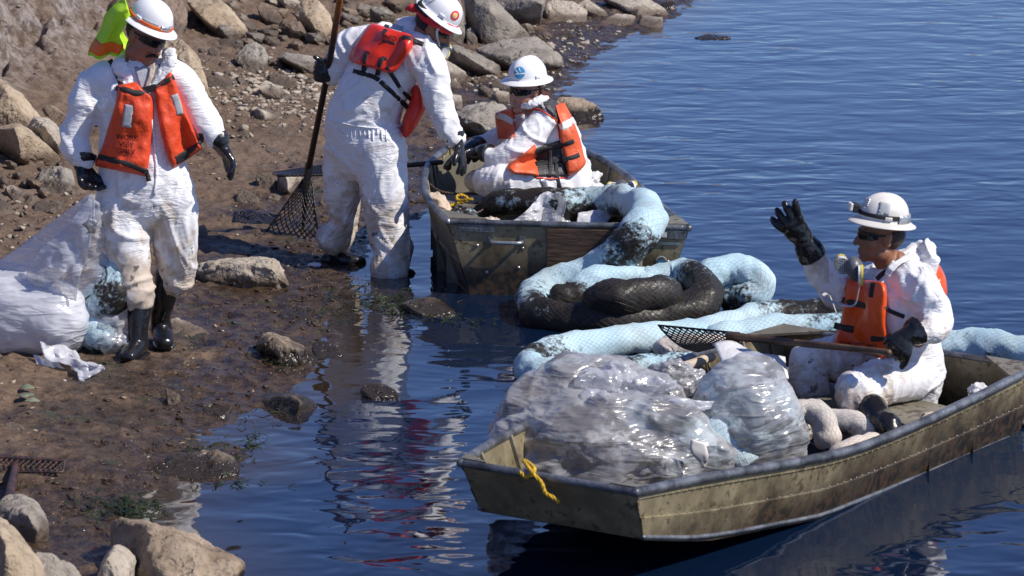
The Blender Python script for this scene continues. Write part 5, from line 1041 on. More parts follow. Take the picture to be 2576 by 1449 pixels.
def text_on(bvh, root, s, x, y, size, ang=0, mat='ink', name='lettering', off=.004, shear=0, wd=1.0):
    c = bpy.data.curves.new(name, 'FONT'); c.body = s; c.size = size; c.align_x = 'CENTER'; c.align_y = 'CENTER'; c.extrude = 0; c.resolution_u = 2; c.space_line = .95; c.offset = size*.012
    o = bpy.data.objects.new('tmp', c); COL.objects.link(o); me = bpy.data.meshes.new_from_object(o.evaluated_get(bpy.context.evaluated_depsgraph_get())); bpy.data.objects.remove(o)
    bm = bmesh.new(); bm.from_mesh(me); bmesh.ops.subdivide_edges(bm, edges=[e for e in bm.edges if e.calc_length() > size*.3], cuts=2); bm.to_mesh(me); bm.free()
    ca, sa = math.cos(ang), math.sin(ang); bad = []
    for v in me.vertices:
        lx, ly = v.co.x*wd+shear*v.co.y, -v.co.y; px, py = x+lx*ca-ly*sa, y+lx*sa+ly*ca; t, d = hit(bvh, px, py)
        if t is None: t = 20
        v.co = Vector(CAM)+d*(t-off)
    me.update(); return mesh_obj(name, me, M[mat], root, smooth=False)
def disc_on(bvh, root, x, y, rx, ry, mat, name='sticker', off=.002, ang=0, n=28):
    vs = []; t, d = hit(bvh, x, y); vs.append(Vector(CAM)+d*((t or 18)-off)); rings = 4
    for r_ in range(1, rings+1):
        for k_ in range(n):
            a = 2*math.pi*k_/n; lx, ly = math.cos(a)*rx*r_/rings, math.sin(a)*ry*r_/rings; px = x+lx*math.cos(ang)-ly*math.sin(ang); py = y+lx*math.sin(ang)+ly*math.cos(ang); t2, d = hit(bvh, px, py); t2 = t2 or t or 18; vs.append(Vector(CAM)+d*(t2-off))
    fc = [(0, 1+k_, 1+(k_+1) % n) for k_ in range(n)]
    for r_ in range(rings-1):
        for k_ in range(n): a = 1+r_*n+k_; b = 1+r_*n+(k_+1) % n; fc.append((a, a+n, b+n, b))
    me = bpy.data.meshes.new(name); me.from_pydata(vs, [], fc); me.update(); return mesh_obj(name, me, M[mat], root)
def buckle(root, c, x, y, z, wd, ht, mat='strap', name='buckle'):
    m = Matrix((Vector(x).normalized(), Vector(y).normalized(), Vector(z).normalized())).transposed().to_4x4(); m.translation = c; bm = bmesh.new(); box_bm(bm, m, wd, .014, ht, .003); box_bm(bm, m @ Matrix.Translation((0, -.004, 0)), wd*.5, .014, ht*.75, .003); return mesh_obj(name, bm_me(bm, name), M[mat], root, smooth=False)
def surf_pt(bvh, px, py, off=.0): t, d = hit(bvh, px, py); return Vector(CAM)+d*((t or 19)-off)
def join_bvh(*objs):
    co, fc = [], []
    for o in objs:
        b = len(co); co += [v.co.copy() for v in o.data.vertices]; fc += [tuple(i+b for i in p.vertices) for p in o.data.polygons]
    return BVHTree.FromPolygons(co, fc)
# ---------------------------------------------------------------- 1: man standing on the mud, lime neck shade
Y1 = GT(345, 880).y; z1 = GT(345, 895).z
p = lambda x, y, dy=0: W(x, y, Y1+dy)
man1 = empty('person', p(360, 890)); tag(man1, 'person in white coverall and lime neck shade walking on the mud with a sack', 'person')
H1 = frame(p(368, 90, -.04), (.64, -.64, -.36), (.26, -.02, 1)) @ Matrix.Scale(1.1, 4)
nb1 = p(352, 170, 0)
body_skin(man1, H1, M['skin_a'], [([p(352, 190), p(352, 300), p(365, 470)], [.09, .13, .12]), ([p(352, 200), p(255, 210), p(200, 330), p(208, 440, -.05)], [.06, .06, .045, .03]), ([p(352, 200), p(440, 205), p(512, 300), p(560, 380, -.03)], [.06, .06, .045, .03]), ([p(350, 480), p(325, 640, -.05), p(350, 750, -.08)], [.09, .07, .045]), ([p(385, 480), p(440, 640, .05), p(440, 700, .1)], [.09, .07, .04])], nb1)
c1, bv1 = coverall(man1, [
    ([p(366, 500), p(362, 455), p(354, 400), p(350, 330), p(348, 260), p(346, 215), p(348, 182)], [(.225, .155), (.235, .165), (.215, .16), (.205, .15), (.215, .15), (.20, .13), (.10, .095)], (1, 0, 0)),
    ([p(305, 470), p(312, 540, -.02), p(320, 620, -.05), p(330, 690, -.07), p(345, 738, -.08), p(352, 752, -.08)], [.12, .128, .118, .106, .106, .085]),
    ([p(425, 470), p(434, 540, .02), p(442, 610, .05), p(444, 665, .08), p(440, 705, .1)], [.12, .122, .112, .102, .092]),
    ([p(262, 195), p(228, 225), p(206, 290, -.02), p(190, 340, -.03), p(198, 380, -.05), p(214, 404, -.06)], [.095, .088, .080, .074, .076, .056]),
    ([p(420, 185), p(458, 205), p(488, 255, 0), p(512, 300, -.01), p(530, 330, -.02), p(545, 348, -.03)], [.095, .090, .086, .082, .074, .058])],
    voxel=.0095, folds=[(p(240, 300), (p(215, 330)-p(240, 200)), .20, 22, .006), (p(310, 560), (.2, 0, 1), .28, 17, .007), (p(440, 600), (.1, 0, 1), .28, 17, .007), (p(365, 520), (.25, 0, 1), .16, 20, .007), (p(500, 300), (p(540, 350)-p(460, 220)), .18, 24, .005), (p(340, 720), (0, 0, 1), .14, 20, .008)],
    dirt=lambda c: max(0, min(1, (1.1-c[2])*1.0))*.95+.14)
# hood collar, open front
col1 = []
for s_, a in ((-1, [(298, 158), (308, 178), (334, 214), (352, 240)]), (1, [(424, 132), (426, 155), (404, 194), (372, 236)])):
    bm = bmesh.new(); tube_bm(bm, [p(x, y, -.06-.02*i) for i, (x, y) in enumerate(a)], [(.042, .022), (.040, .020), (.030, .016), (.016, .012)], side=(1, -.2, .3), seg=14, n=5); me = remesh(bm, 'collar', .007, 3); co = verts_np(me); nn = normals_np(me); attr(me, 'dirt', np.zeros(len(co))); set_verts(me, co+nn*((ridged(co*18, 2)-.8)*.006)[:, None]); mesh_obj('collar', me, M['suit'], man1)
bm = bmesh.new(); tube_bm(bm, [p(345, 150, .08), p(310, 160, .06), p(300, 178, .0)], [.04, .05, .045], seg=14); tube_bm(bm, [p(345, 150, .08), p(400, 150, .07), p(425, 160, .0)], [.04, .05, .05], seg=14); me = remesh(bm, 'hood', .009, 4); attr(me, 'dirt', np.zeros(len(me.vertices))); mesh_obj('hood', me, M['suit'], man1)
sheet('shirt', [(p(338, 168, -.085), p(384, 165, -.085)), (p(344, 190, -.115), p(384, 190, -.115)), (p(354, 222, -.135), p(374, 222, -.135))], 8, 'shirt', man1, .003, 20)
sheet('jacket_edge', [(p(377, 165, -.098), p(390, 158, -.098)), (p(374, 190, -.125), p(388, 185, -.125)), (p(364, 222, -.145), p(374, 220, -.145))], 5, 'cream', man1, .002, 20)
ht1, Q1, hb1 = hard_hat(man1, H1, 'white', 0.0, brim=.032, ridge=0, sc=.87)
hat_band(ht1, Q1, 0, 360, .003, .020, .006, 'hiorange', 'orange_band', 120, .0035, .87)
hat_band(ht1, Q1, 100, 165, .018, .034, .003, 'reflect', 'reflective_band', 24, 0, .87); hat_band(ht1, Q1, 20, 62, .018, .034, .003, 'reflect', 'reflective_band', 20, 0, .87)
hat_band(ht1, Q1, 70, 102, .010, .030, .009, 'tape', 'silver_tape', 14, .001, .87)
glasses(man1, H1)
bm = bmesh.new(); tube_bm(bm, [H1 @ Vector((-.034, .080, -.066)), H1 @ Vector((-.015, .094, -.054)), H1 @ Vector((.015, .094, -.054)), H1 @ Vector((.034, .080, -.066))], [.005, .009, .009, .005], seg=8, n=4); mesh_obj('moustache', bm_me(bm, 'moustache'), M['hair'], man1)
bm = bmesh.new(); ell_bm(bm, H1 @ Vector((0, -.03, .01)), (.079, .082, .07), H1.to_3x3()); mesh_obj('hair', bm_me(bm, 'hair'), M['hair'], man1)
# neck shade cloth
def neck_shade():
    rows = [((312, -6, .0), (332, 38, -.10), .0), ((290, 12, .03), (318, 52, -.10), .0), ((262, 56, .05), (306, 82, -.08), 0), ((238, 100, .06), (308, 108, -.05), 0), ((224, 142, .05), (299, 134, -.03), 0)]
    A = catmull([p(*r_[0]) for r_ in rows], 6); B = catmull([p(*r_[1]) for r_ in rows], 6); n = 22; P = np.array([[A[i].lerp(B[i], j/(n-1))[:] for j in range(n)] for i in range(len(A))])
    for i in range(P.shape[0]):
        for j in range(n): P[i, j, 1] += .020*math.sin(j*.5+i*.06)*(.25+i/len(A)) - .05*math.sin(j/(n-1)*math.pi); P[i, j, 2] += .007*math.sin(j*.5+.8)*(i/len(A)); P[i, j, 0] += .008*math.sin(i*.5+j*.2)
    me = grid_mesh('neck_shade', P); o = mesh_obj('neck_shade', me, M['lime'], ht1); m = o.modifiers.new('t', 'SOLIDIFY'); m.thickness = .003
    for (i0, i1, mt, nm) in ((-7, -1, 'hiorange', 'orange_trim'),):
        Q_ = P[i0:i1].copy(); Q_[:, :, 1] -= .006; m2 = grid_mesh(nm, Q_); o2 = mesh_obj(nm, m2, M[mt], o); md = o2.modifiers.new('t', 'SOLIDIFY'); md.thickness = .002
    Q_ = P[-6:-2, 0:4].copy(); Q_[:, :, 1] -= .010; mesh_obj('reflective_trim', grid_mesh('reflective_trim', Q_), M['reflect'], o)
    bm = bmesh.new(); tube_bm(bm, [Vector(v) for v in P[-1]], [.005]*n, seg=6, n=1); tube_bm(bm, [Vector(v) for v in P[:, 0]], [.005]*P.shape[0], seg=6, n=1); mesh_obj('piping', bm_me(bm, 'piping'), M['lime'], o)
    bm = bmesh.new(); back = [p(300, 8, .02), p(262, 40, .14), p(280, 100, .16), p(290, 140, .12)]; front = [p(330, 30, .05), p(310, 70, .18), p(330, 110, .2), p(340, 145, .16)]
    sheet('shade_back', [(a, b) for a, b in zip(back, front)], 12, 'lime', ht1, .012, 8)
neck_shade()
# vest
vA, vbA = on_surf(bv1, man1, 'vest_panel', [((291, 216), (340, 205)), ((294, 222), (368, 232)), ((290, 260), (386, 250)), ((272, 320), (386, 300)), ((256, 370), (382, 350)), ((240, 406), (376, 400)), ((240, 418), (368, 444))], 24, .006, .060, 'orange', .10, 10, 6, 1, .014)
vB, vbB = on_surf(bv1, man1, 'vest_panel', [((388, 222), (428, 178)), ((390, 240), (438, 196)), ((394, 270), (450, 230)), ((402, 320), (470, 280)), ((414, 370), (488, 325)), ((424, 400), (506, 366)), ((436, 424), (508, 376))], 20, .006, .060, 'orange', .10, 10, 6, 1, .014)
vb1 = join_bvh(c1, vA, vB)
strap(vb1, man1, [(291, 221), (320, 227), (345, 234), (370, 228)], 14); strap(vb1, man1, [(385, 222), (410, 208), (438, 193)], 14)
strap(vbA, man1, [(246, 394), (280, 402), (330, 416), (372, 434)], 14); strap(vb1, man1, [(504, 335), (506, 352), (482, 376), (444, 398)], 13); strap(vb1, man1, [(440, 404), (462, 392), (470, 384)], 22)
strap(vb1, man1, [(368, 432), (372, 444), (375, 456)], 12, off=.02, th=.010, name='buckle')
cb = surf_pt(vb1, 376, 224, .03); buckle(man1, cb, (1, 0, .25), (0, -1, 0), (-.25, 0, 1), .075, .034)
strap(bv1, man1, [(276, 150), (290, 175), (302, 205), (306, 215)], 13); strap(bv1, man1, [(405, 160), (412, 175), (420, 185)], 15)
for (x, y) in ((294, 183), (303, 200)): buckle(man1, surf_pt(bv1, x, y, .012), (1, 0, -.4), (0, -1, 0), (.4, 0, 1), .032, .018, 'metal')
strap(vb1, man1, [(326, 264), (322, 290), (318, 320)], 24, 'reflect', 'reflective_patch', .002, .002); strap(vb1, man1, [(438, 238), (446, 260), (453, 288)], 19, 'reflect', 'reflective_patch', .002, .002)
text_on(vb1, man1, 'WORK\nVEST\nONLY', 318, 364, 18, .10, 'ink')
# seams of the coverall front zip
strap(vb1, man1, [(384, 300), (390, 380), (394, 440), (388, 490)], 7, 'suit', 'zip_flap', .004, .004)
glove(man1, p(207, 418, -.07), p(222, 460, -.10), (.6, -.6, -.1), [.45, .5, .55, .6], .03, (.4, .5), p(208, 388, -.05), 1.2, cuff_r=(.062, .054), side=-1)
glove(man1, p(561, 372, -.04), p(583, 410, -.05), (-.6, -.3, -.55), [.30, .35, .45, .5], .06, (.5, .3), p(545, 343, -.02), 1.12, side=1, cuff_r=(.056, .050))
zf = lambda x, y: float(base_h(x, y)[0])
a = p(352, 740, -.08); an = p(348, 855, -.12); tz = zf(an.x, an.y)-.005; to = Vector((an.x-.045, an.y-.17, tz)); boot(man1, a, Vector((an.x, an.y, tz+.1)), to)
a = p(422, 690, .1); an = p(405, 822, .2); tz = zf(an.x, an.y)-.005; to = Vector((an.x+.04, an.y-.17, tz)); boot(man1, a, Vector((an.x, an.y, tz+.1)), to)
# ---------------------------------------------------------------- 2: man bending toward the boat
Y2 = G(975, 690, 0).y+.12
p = lambda x, y, dy=0: W(x, y, Y2+dy)
man2 = empty('person', p(920, 680)); tag(man2, 'person in white coverall with red foam back pad bending toward the boat', 'person')
H2 = frame(p(1092, 64, -.05), (.84, -.05, -.62), (.62, -.12, .78)) @ Matrix.Scale(1.08, 4); nb2 = p(1062, 108, 0)
body_skin(man2, H2, M['skin_b'], [([p(1060, 110), p(1000, 150), p(930, 320)], [.08, .12, .12]), ([p(1050, 130, -.05), p(1085, 200, -.1), p(1150, 370, -.15)], [.06, .055, .032]), ([p(1000, 110, .15), p(860, 130, .2), p(812, 185, .22)], [.06, .055, .03]), ([p(950, 330), p(975, 500), p(985, 670)], [.09, .07, .05]), ([p(890, 330, .1), p(865, 480, .2), p(845, 610, .25)], [.09, .07, .05])], nb2)
c2, bv2 = coverall(man2, [
    ([p(918, 390, .05), p(914, 330, .05), p(920, 275, .04), p(948, 215, .03), p(985, 165, .02), p(1020, 122, .02), p(1048, 100, .02)], [(.21, .17), (.22, .18), (.215, .18), (.20, .175), (.185, .165), (.16, .14), (.11, .10)], (.85, -.2, .5)),
    ([p(955, 360, -.03), p(962, 440, -.05), p(972, 520, -.06), p(982, 590, -.08), p(988, 640, -.10), p(978, 682, -.14)], [.155, .148, .125, .108, .10, .108]),
    ([p(882, 370, .10), p(870, 440, .14), p(862, 510, .18), p(860, 560, .2), p(842, 602, .2)], [.145, .13, .100, .082, .098]),
    ([p(1046, 122, -.08), p(1078, 165, -.13), p(1094, 220, -.15), p(1105, 270, -.15), p(1126, 315, -.16), p(1143, 345, -.17)], [.10, .095, .088, .084, .082, .064]),
    ([p(965, 110, .15), p(905, 115, .2), p(868, 138, .22), p(850, 165, .22), p(843, 188, .22)], [.12, .115, .10, .085, .074]),
    ([p(1030, 80, .05), p(1052, 92, .0), p(1070, 112, -.02)], [.09, .08, .06])],
    voxel=.0095, folds=[(p(920, 320), (0.1, 0, 1), .07, 0, 0), (p(985, 620), (.1, 0, 1), .2, 16, .009), (p(975, 520), (.3, 0, 1), .25, 15, .006), (p(855, 570, .2), (0, 0, 1), .2, 17, .009), (p(1100, 250, -.15), (p(1140, 340)-p(1070, 150)), .2, 20, .005), (p(1120, 320, -.15), (.5, 0, -1), .12, 30, .006), (p(960, 260), (.5, 0, 1), .2, 16, .006), (p(850, 170, .2), (1, 0, .5), .14, 22, .006)],
    dirt=lambda c: max(0, min(1, (.75-c[2])*1.0))*.95+.18)
# gathered elastic waist
wp = catmull([p(822, 305, -.05), p(850, 312, -.17), p(920, 322, -.20), p(985, 326, -.17), p(1022, 318, -.05)], 8)
strap(bv2, man2, [(824, 300), (850, 308), (900, 318), (960, 322), (1015, 314)], 5, 'suit', 'waist_elastic', .004, .006)
for k_ in range(15):
    x = 850+k_*11; strap(bv2, man2, [(x, 320+min(6, k_)), (x+random.uniform(-2, 2), 345+random.uniform(-8, 14))], 3.5, 'suit', 'gather', .001, .006, 4)
# helmet etc
ht2, Q2, hb2 = hard_hat(man2, H2, 'white', 0.0, brim=.032, ridge=1, sc=.86)
glasses(man2, H2)
bm = bmesh.new(); ell_bm(bm, H2 @ Vector((0, -.028, .005)), (.079, .084, .070), H2.to_3x3()); mesh_obj('hair', bm_me(bm, 'hair'), M['hair'], man2)
bm = bmesh.new(); ring = [H2 @ Vector((math.cos(a)*.086, math.sin(a)*.105-.008, .040+.008*math.sin(a))) for a in [2*math.pi*k_/28 for k_ in range(29)]]; tube_bm(bm, ring, [(.030, .010)]*29, seg=10, n=1, side=H2.to_3x3() @ Vector((0, 0, 1)))
tube_bm(bm, [H2 @ Vector((.0, -.112, .03)), H2 @ Vector((.02, -.145, .01)), H2 @ Vector((.01, -.165, -.01))], [.022, .020, .008], seg=8); me = bm_me(bm, 'bandana'); co = verts_np(me); set_verts(me, co+normals_np(me)*(ridged(co*25, 2)*.005)[:, None]); mesh_obj('bandana', me, M['redcloth'], man2)
respirator(man2, H2 @ Vector((0, .105, -.075)), H2.to_3x3() @ Vector((1, 0, 0)), H2.to_3x3() @ Vector((0, 1, -.3)), H2.to_3x3() @ Vector((0, .3, 1)), .9)
bm = bmesh.new(); tube_bm(bm, [H2 @ Vector((.05, .085, -.06)), H2 @ Vector((.080, .03, .0)), H2 @ Vector((.092, .02, .06)), H2 @ Vector((.06, -.02, .12))], [(.009, .003)]*4, seg=8, n=4, side=H2.to_3x3() @ Vector((0, 1, -.4))); mesh_obj('mask_strap', bm_me(bm, 'mask_strap'), M['reflect'], man2)
bm = bmesh.new(); tube_bm(bm, [H2 @ Vector((.085, -.06, .045)), H2 @ Vector((.05, -.125, .05)), H2 @ Vector((-.05, -.125, .05))], [(.020, .008), (.026, .014), (.02, .01)], seg=10, n=4, side=H2.to_3x3() @ Vector((0, 0, 1))); mesh_obj('goggles', bm_me(bm, 'goggles'), M['strap'], man2)
disc_on(hb2, ht2, 1145, 39, 10.5, 12.5, 'redst', 'sticker', .003, .3); disc_on(hb2, ht2, 1145, 39, 6, 7.2, 'whited', 'sticker_ring', .0045, .3); disc_on(hb2, ht2, 1145.5, 39, 4.2, 5, 'yelst', 'sticker_centre', .006, .3)
text_on(hb2, ht2, 'SAFETY', 1086, 4, 6, -.35, 'ink', 'lettering', .003)
# foam back vest
fv, fbv = on_surf(bv2, man2, 'foam_back', [((938, 58), (1030, 84)), ((924, 66), (1042, 100)), ((900, 100), (1036, 122)), ((884, 128), (1018, 150)), ((878, 148), (1000, 176)), ((884, 156), (982, 186))], 26, .010, .075, 'foam', .09, 10, 6, 1, .0015)
b2 = join_bvh(c2, fv)
for pts in ([(975, 62), (968, 80), (962, 84)], [(921, 134), (917, 156), (914, 182)], [(962, 145), (954, 165), (949, 190)]): strap(b2, man2, pts, 12, off=.002)
strap(b2, man2, [(1012, 94), (1030, 96), (1046, 104), (1065, 112)], 12); 
for (x, y, l_, an) in ((980, 106, 34, .25), (925, 133, 14, .3), (968, 147, 14, .3)): strap(b2, man2, [(x-l_*.5, y-l_*.14), (x+l_*.5, y+l_*.14)], 9, 'ink', 'slot', .0015, .001)
strap(b2, man2, [(985, 68), (1012, 76)], 20, 'reflect', 'reflective_patch', .002, .003)
text_on(b2, man2, 'PNED 5', 985, 95, 15, .22, 'ink', 'lettering', .003)
strap(b2, man2, [(888, 178), (915, 186), (945, 196), (975, 222), (1005, 250), (1030, 275), (1048, 290)], 12); strap(b2, man2, [(972, 168), (990, 195), (1012, 228), (1046, 262)], 11)
strap(b2, man2, [(1046, 262), (1052, 256)], 11)
buckle(man2, surf_pt(b2, 1018, 262, .012), (.7, 0, -.7), (0, -1, 0), (.7, 0, .7), .045, .028, 'metal'); buckle(man2, surf_pt(b2, 1010, 226, .012), (.7, 0, -.7), (0, -1, 0), (.7, 0, .7), .032, .022, 'metal')
# front panel of the vest hanging under the chest
bm = bmesh.new(); tube_bm(bm, [p(1052, 228, -.02), p(1050, 265, -.02), p(1034, 300, -.02), p(1020, 322, 0)], [(.035, .06), (.050, .10), (.045, .12), (.025, .10)], side=(1, 0, 0), seg=16); me = remesh(bm, 'foam_front', .007, 3); mesh_obj('foam_front', me, M['foam'], man2)
glove(man2, p(1152, 362, -.18), p(1163, 402, -.19), (-.75, .1, -.3), [.30, .15, .1, .1], .10, (.9, .4), p(1142, 342, -.16), 1.15, side=-1, cuff_r=(.062, .052))
glove(man2, p(832, 188, .19), p(812, 184, .16), (.3, 1, -.1), [.8, .9, .9, 1.0], .03, (.5, .6), p(846, 186, .22), 1.15, side=-1)
pole_d = (p(826, 172, 0).y)
a = p(978, 660, -.14); boot(man2, a, Vector((a.x+.01, a.y+.02, .03)), Vector((a.x+.14, a.y+.05, -.04)))
a = p(846, 590, .2); boot(man2, a, Vector((a.x-.01, a.y, .06)), Vector((a.x+.16, a.y+.02, -.03)))
# ---------------------------------------------------------------- 3: woman sitting in the far boat
Y3 = G(1400, 492, .33).y
p = lambda x, y, dy=0: W(x, y, Y3+dy)
w3 = empty('person', p(1390, 490)); tag(w3, 'person in white hard hat with blue sticker and dark glasses sitting in the far boat', 'person')
H3 = frame(p(1324, 226, 0), (-.72, -.68, -.06), (.06, -.02, 1)) @ Matrix.Scale(1.08, 4); nb3 = p(1352, 275, .03)
body_skin(w3, H3, M['skin_c'], [([p(1355, 285), p(1370, 360), p(1400, 460)], [.07, .11, .12]), ([p(1370, 300, -.1), p(1325, 370, -.15), p(1215, 385, -.1)], [.055, .05, .03]), ([p(1320, 300, .2), p(1270, 360, .3), p(1195, 370, .15)], [.055, .05, .03]), ([p(1390, 465, -.05), p(1300, 458, -.1), p(1230, 460, -.05)], [.09, .07, .05])], nb3, True)
c3, bv3 = coverall(w3, [
    ([p(1405, 480, .02), p(1408, 440, .02), p(1398, 390, .02), p(1382, 340, .02), p(1366, 300, .02), p(1352, 270, .02)], [(.19, .15), (.185, .15), (.165, .14), (.17, .13), (.15, .115), (.07, .07)], (1, -.35, 0)),
    ([p(1405, 465, -.03), p(1340, 462, -.15), p(1270, 456, -.22), p(1225, 452, -.18)], [.13, .118, .10, .09]),
    ([p(1225, 452, -.18), p(1250, 470, -.05), p(1300, 478, .05)], [.085, .07, .055]),
    ([p(1400, 460, .15), p(1320, 450, .25), p(1250, 445, .25)], [.12, .10, .09]),
    ([p(1372, 292, -.08), p(1340, 335, -.14), p(1305, 372, -.17), p(1270, 392, -.18), p(1246, 398, -.17), p(1228, 388, -.16)], [.088, .09, .082, .075, .07, .055]),
    ([p(1310, 290, .2), p(1280, 330, .28), p(1240, 355, .25), p(1208, 362, .2)], [.075, .07, .06, .05])],
    voxel=.009, folds=[(p(1310, 340, -.16), (p(1260, 400)-p(1370, 290)), .16, 24, .0055), (p(1300, 455, -.15), (1, 0, .1), .2, 18, .006), (p(1250, 385, -.15), (1, 0, .2), .1, 30, .006), (p(1400, 330), (0, 0, 1), .15, 22, .005)],
    dirt=lambda c: .14 + (max(0, min(1, (.62-c[2])*2.0))*.6 if c[0] < .15 else 0))
ht3, Q3, hb3 = hard_hat(w3, H3, 'white', 0.0, brim=.034, ridge=1, sc=.90)
glasses(w3, H3)
bm = bmesh.new()
for k_ in range(46):
    a = random.uniform(-.4, 3.5); s0 = H3 @ Vector((math.cos(a)*.072, -abs(math.sin(a))*.085, random.uniform(-.02, .03))); e0 = s0+Vector((random.uniform(.0, .06), random.uniform(-.02, .05), random.uniform(-.13, -.06)))
    m0 = s0.lerp(e0, .5)+Vector((random.uniform(-.02, .03), random.uniform(-.02, .02), .01)); tube_bm(bm, [s0, m0, e0], [.010, .011, .004], seg=6, n=3)
mesh_obj('hair', bm_me(bm, 'hair'), M['redhair'], w3)
bm = bmesh.new(); tube_bm(bm, [p(1318, 268, -.09), p(1338, 262, -.11), p(1362, 250, -.08), p(1375, 248, -.02)], [.018, .026, .026, .018], seg=12); me = remesh(bm, 'collar', .005, 2); attr(me, 'dirt', np.zeros(len(me.vertices))); co = verts_np(me); set_verts(me, co+normals_np(me)*((ridged(co*30, 2)-.8)*.006)[:, None]); mesh_obj('collar', me, M['suit'], w3)
disc_on(hb3, ht3, 1307, 183, 14, 15.5, 'blue', 'sticker', .003)
strap(hb3, ht3, [(1294, 187), (1320, 185)], 3, 'white_ink', 'sticker_line', .004, .001); strap(hb3, ht3, [(1305, 170), (1309, 182)], 2, 'white_ink', 'sticker_line', .004, .001); strap(hb3, ht3, [(1296, 176), (1303, 184)], 2, 'white_ink', 'sticker_line', .004, .001)
# vest: back panel, mesh side, front panel
vR, _ = on_surf(bv3, w3, 'vest_back', [((1396, 262), (1420, 258)), ((1402, 288), (1436, 288)), ((1408, 312), (1446, 312)), ((1410, 350), (1458, 345)), ((1418, 390), (1468, 385)), ((1424, 425), (1473, 412)), ((1430, 443), (1452, 436))], 18, .008, .050, 'orange2', .1, 10, 5, 1, .008)
vL, _ = on_surf(bv3, w3, 'vest_front', [((1246, 284), (1292, 268)), ((1246, 305), (1296, 300)), ((1250, 330), (1300, 330)), ((1254, 350), (1284, 350))], 12, .008, .045, 'orange2', .1, 8, 5, 1, .006, maxjump=.8)
vF, _ = on_surf(bv3, w3, 'vest_front', [((1320, 385), (1346, 362)), ((1300, 400), (1350, 380)), ((1280, 412), (1352, 400)), ((1276, 424), (1354, 424)), ((1296, 438), (1356, 444))], 14, .010, .045, 'orange2', .1, 8, 5, 1, .008)
vM, _ = on_surf(bv3, w3, 'mesh_side', [((1350, 372), (1408, 352)), ((1344, 395), (1412, 380)), ((1340, 420), (1420, 412)), ((1344, 444), (1430, 444))], 14, .012, .012, 'meshblack', .06, 8, 5, 1, .003)
vY, _ = on_surf(bv3, w3, 'mesh_yoke', [((1352, 272), (1376, 244)), ((1372, 276), (1398, 254)), ((1390, 292), (1416, 276)), ((1404, 310), (1432, 290))], 10, .010, .014, 'meshblack', .06, 8, 5, 1, .002)
vY2, _ = on_surf(bv3, w3, 'mesh_yoke', [((1286, 276), (1296, 286)), ((1310, 268), (1322, 280)), ((1335, 266), (1346, 278)), ((1352, 262), (1368, 278))], 6, .012, .012, 'meshblack', .06, 6, 5, 1, 0)
b3 = join_bvh(c3, vR, vL, vF, vM, vY, vY2)
strap(b3, w3, [(1355, 274), (1378, 288), (1398, 302), (1404, 320), (1408, 350)], 4, 'orange', 'piping', .004, .005); strap(b3, w3, [(1288, 288), (1312, 284), (1335, 277), (1356, 274)], 4, 'orange', 'piping', .004, .005); strap(b3, w3, [(1344, 446), (1385, 450), (1430, 446)], 4, 'orange', 'piping', .004, .005)
strap(b3, w3, [(1408, 322), (1428, 312), (1446, 302)], 20, 'reflect_w', 'reflective_band', .003, .003); strap(b3, w3, [(1250, 288), (1270, 296), (1294, 308)], 17, 'reflect_w', 'reflective_band', .003, .003, mj=.9); strap(b3, w3, [(1362, 254), (1366, 268), (1372, 280)], 8, 'reflect_w', 'reflective_band', .003, .003)
for pts, w_ in (([(1340, 384), (1370, 376), (1405, 368), (1430, 360), (1444, 354)], 11), ([(1346, 412), (1380, 408), (1412, 402), (1440, 396), (1458, 389)], 11), ([(1382, 376), (1384, 410), (1382, 446)], 10), ([(1400, 404), (1400, 430), (1404, 455), (1410, 476)], 10)): strap(b3, w3, pts, w_)
for (x, y) in ((1411, 366), (1422, 401)): buckle(w3, surf_pt(b3, x, y, .014), (1, 0, .2), (0, -1, 0), (-.2, 0, 1), .034, .032)
strap(bv3, w3, [(1362, 450), (1368, 462), (1374, 480)], 16, 'tape', 'silver_tape', .003, .003)
glove(w3, p(1206, 382, -.1), p(1186, 388, -.08), (0, -.2, -1), [.3, .3, .35, .4], .08, (.8, .3), p(1232, 386, -.16), 1.1, side=-1, cuff_r=(.058, .052))
glove(w3, p(1170, 385, .0), p(1140, 398, -.02), (-.1, -.3, -1), [.2, .25, .4, .5], .12, (.8, .3), p(1204, 364, .15), 1.1, side=1, cuff_r=(.055, .050))
bm = bmesh.new(); tube_bm(bm, [p(1235, 462, -.1), p(1205, 465, -.12), p(1185, 455, -.14), p(1192, 440, -.1)], [.06, .055, .045, .03], seg=14); me = remesh(bm, 'boot_cover', .007, 3); attr(me, 'dirt', np.full(len(me.vertices), .5)); mesh_obj('boot_cover', me, M['cream'], w3)
# ---------------------------------------------------------------- 4: man sitting in the near boat, arm raised
Y4 = G(2270, 965, .24).y
p = lambda x, y, dy=0: W(x, y, Y4+dy)
m4 = empty('person', p(2270, 980)); tag(m4, 'person sitting in the near boat raising a black gloved hand, helmet with headlamp', 'person')
H4 = frame(p(2214, 590, 0), (-.97, -.22, .03), (.14, -.02, 1)) @ Matrix.Scale(1.08, 4); nb4 = p(2250, 668, .02)
body_skin(m4, H4, M['skin_b'], [([p(2255, 690), p(2260, 780), p(2280, 930)], [.08, .12, .12]), ([p(2305, 720, -.1), p(2350, 800, -.12), p(2310, 860, -.25)], [.055, .05, .03]), ([p(2190, 710, .15), p(2120, 740, .18), p(2030, 630, .1)], [.055, .05, .03]), ([p(2270, 950, -.1), p(2160, 980, -.25), p(2210, 1060, -.3)], [.08, .07, .05]), ([p(2240, 940, .05), p(2050, 920, .1)], [.08, .07])], nb4)
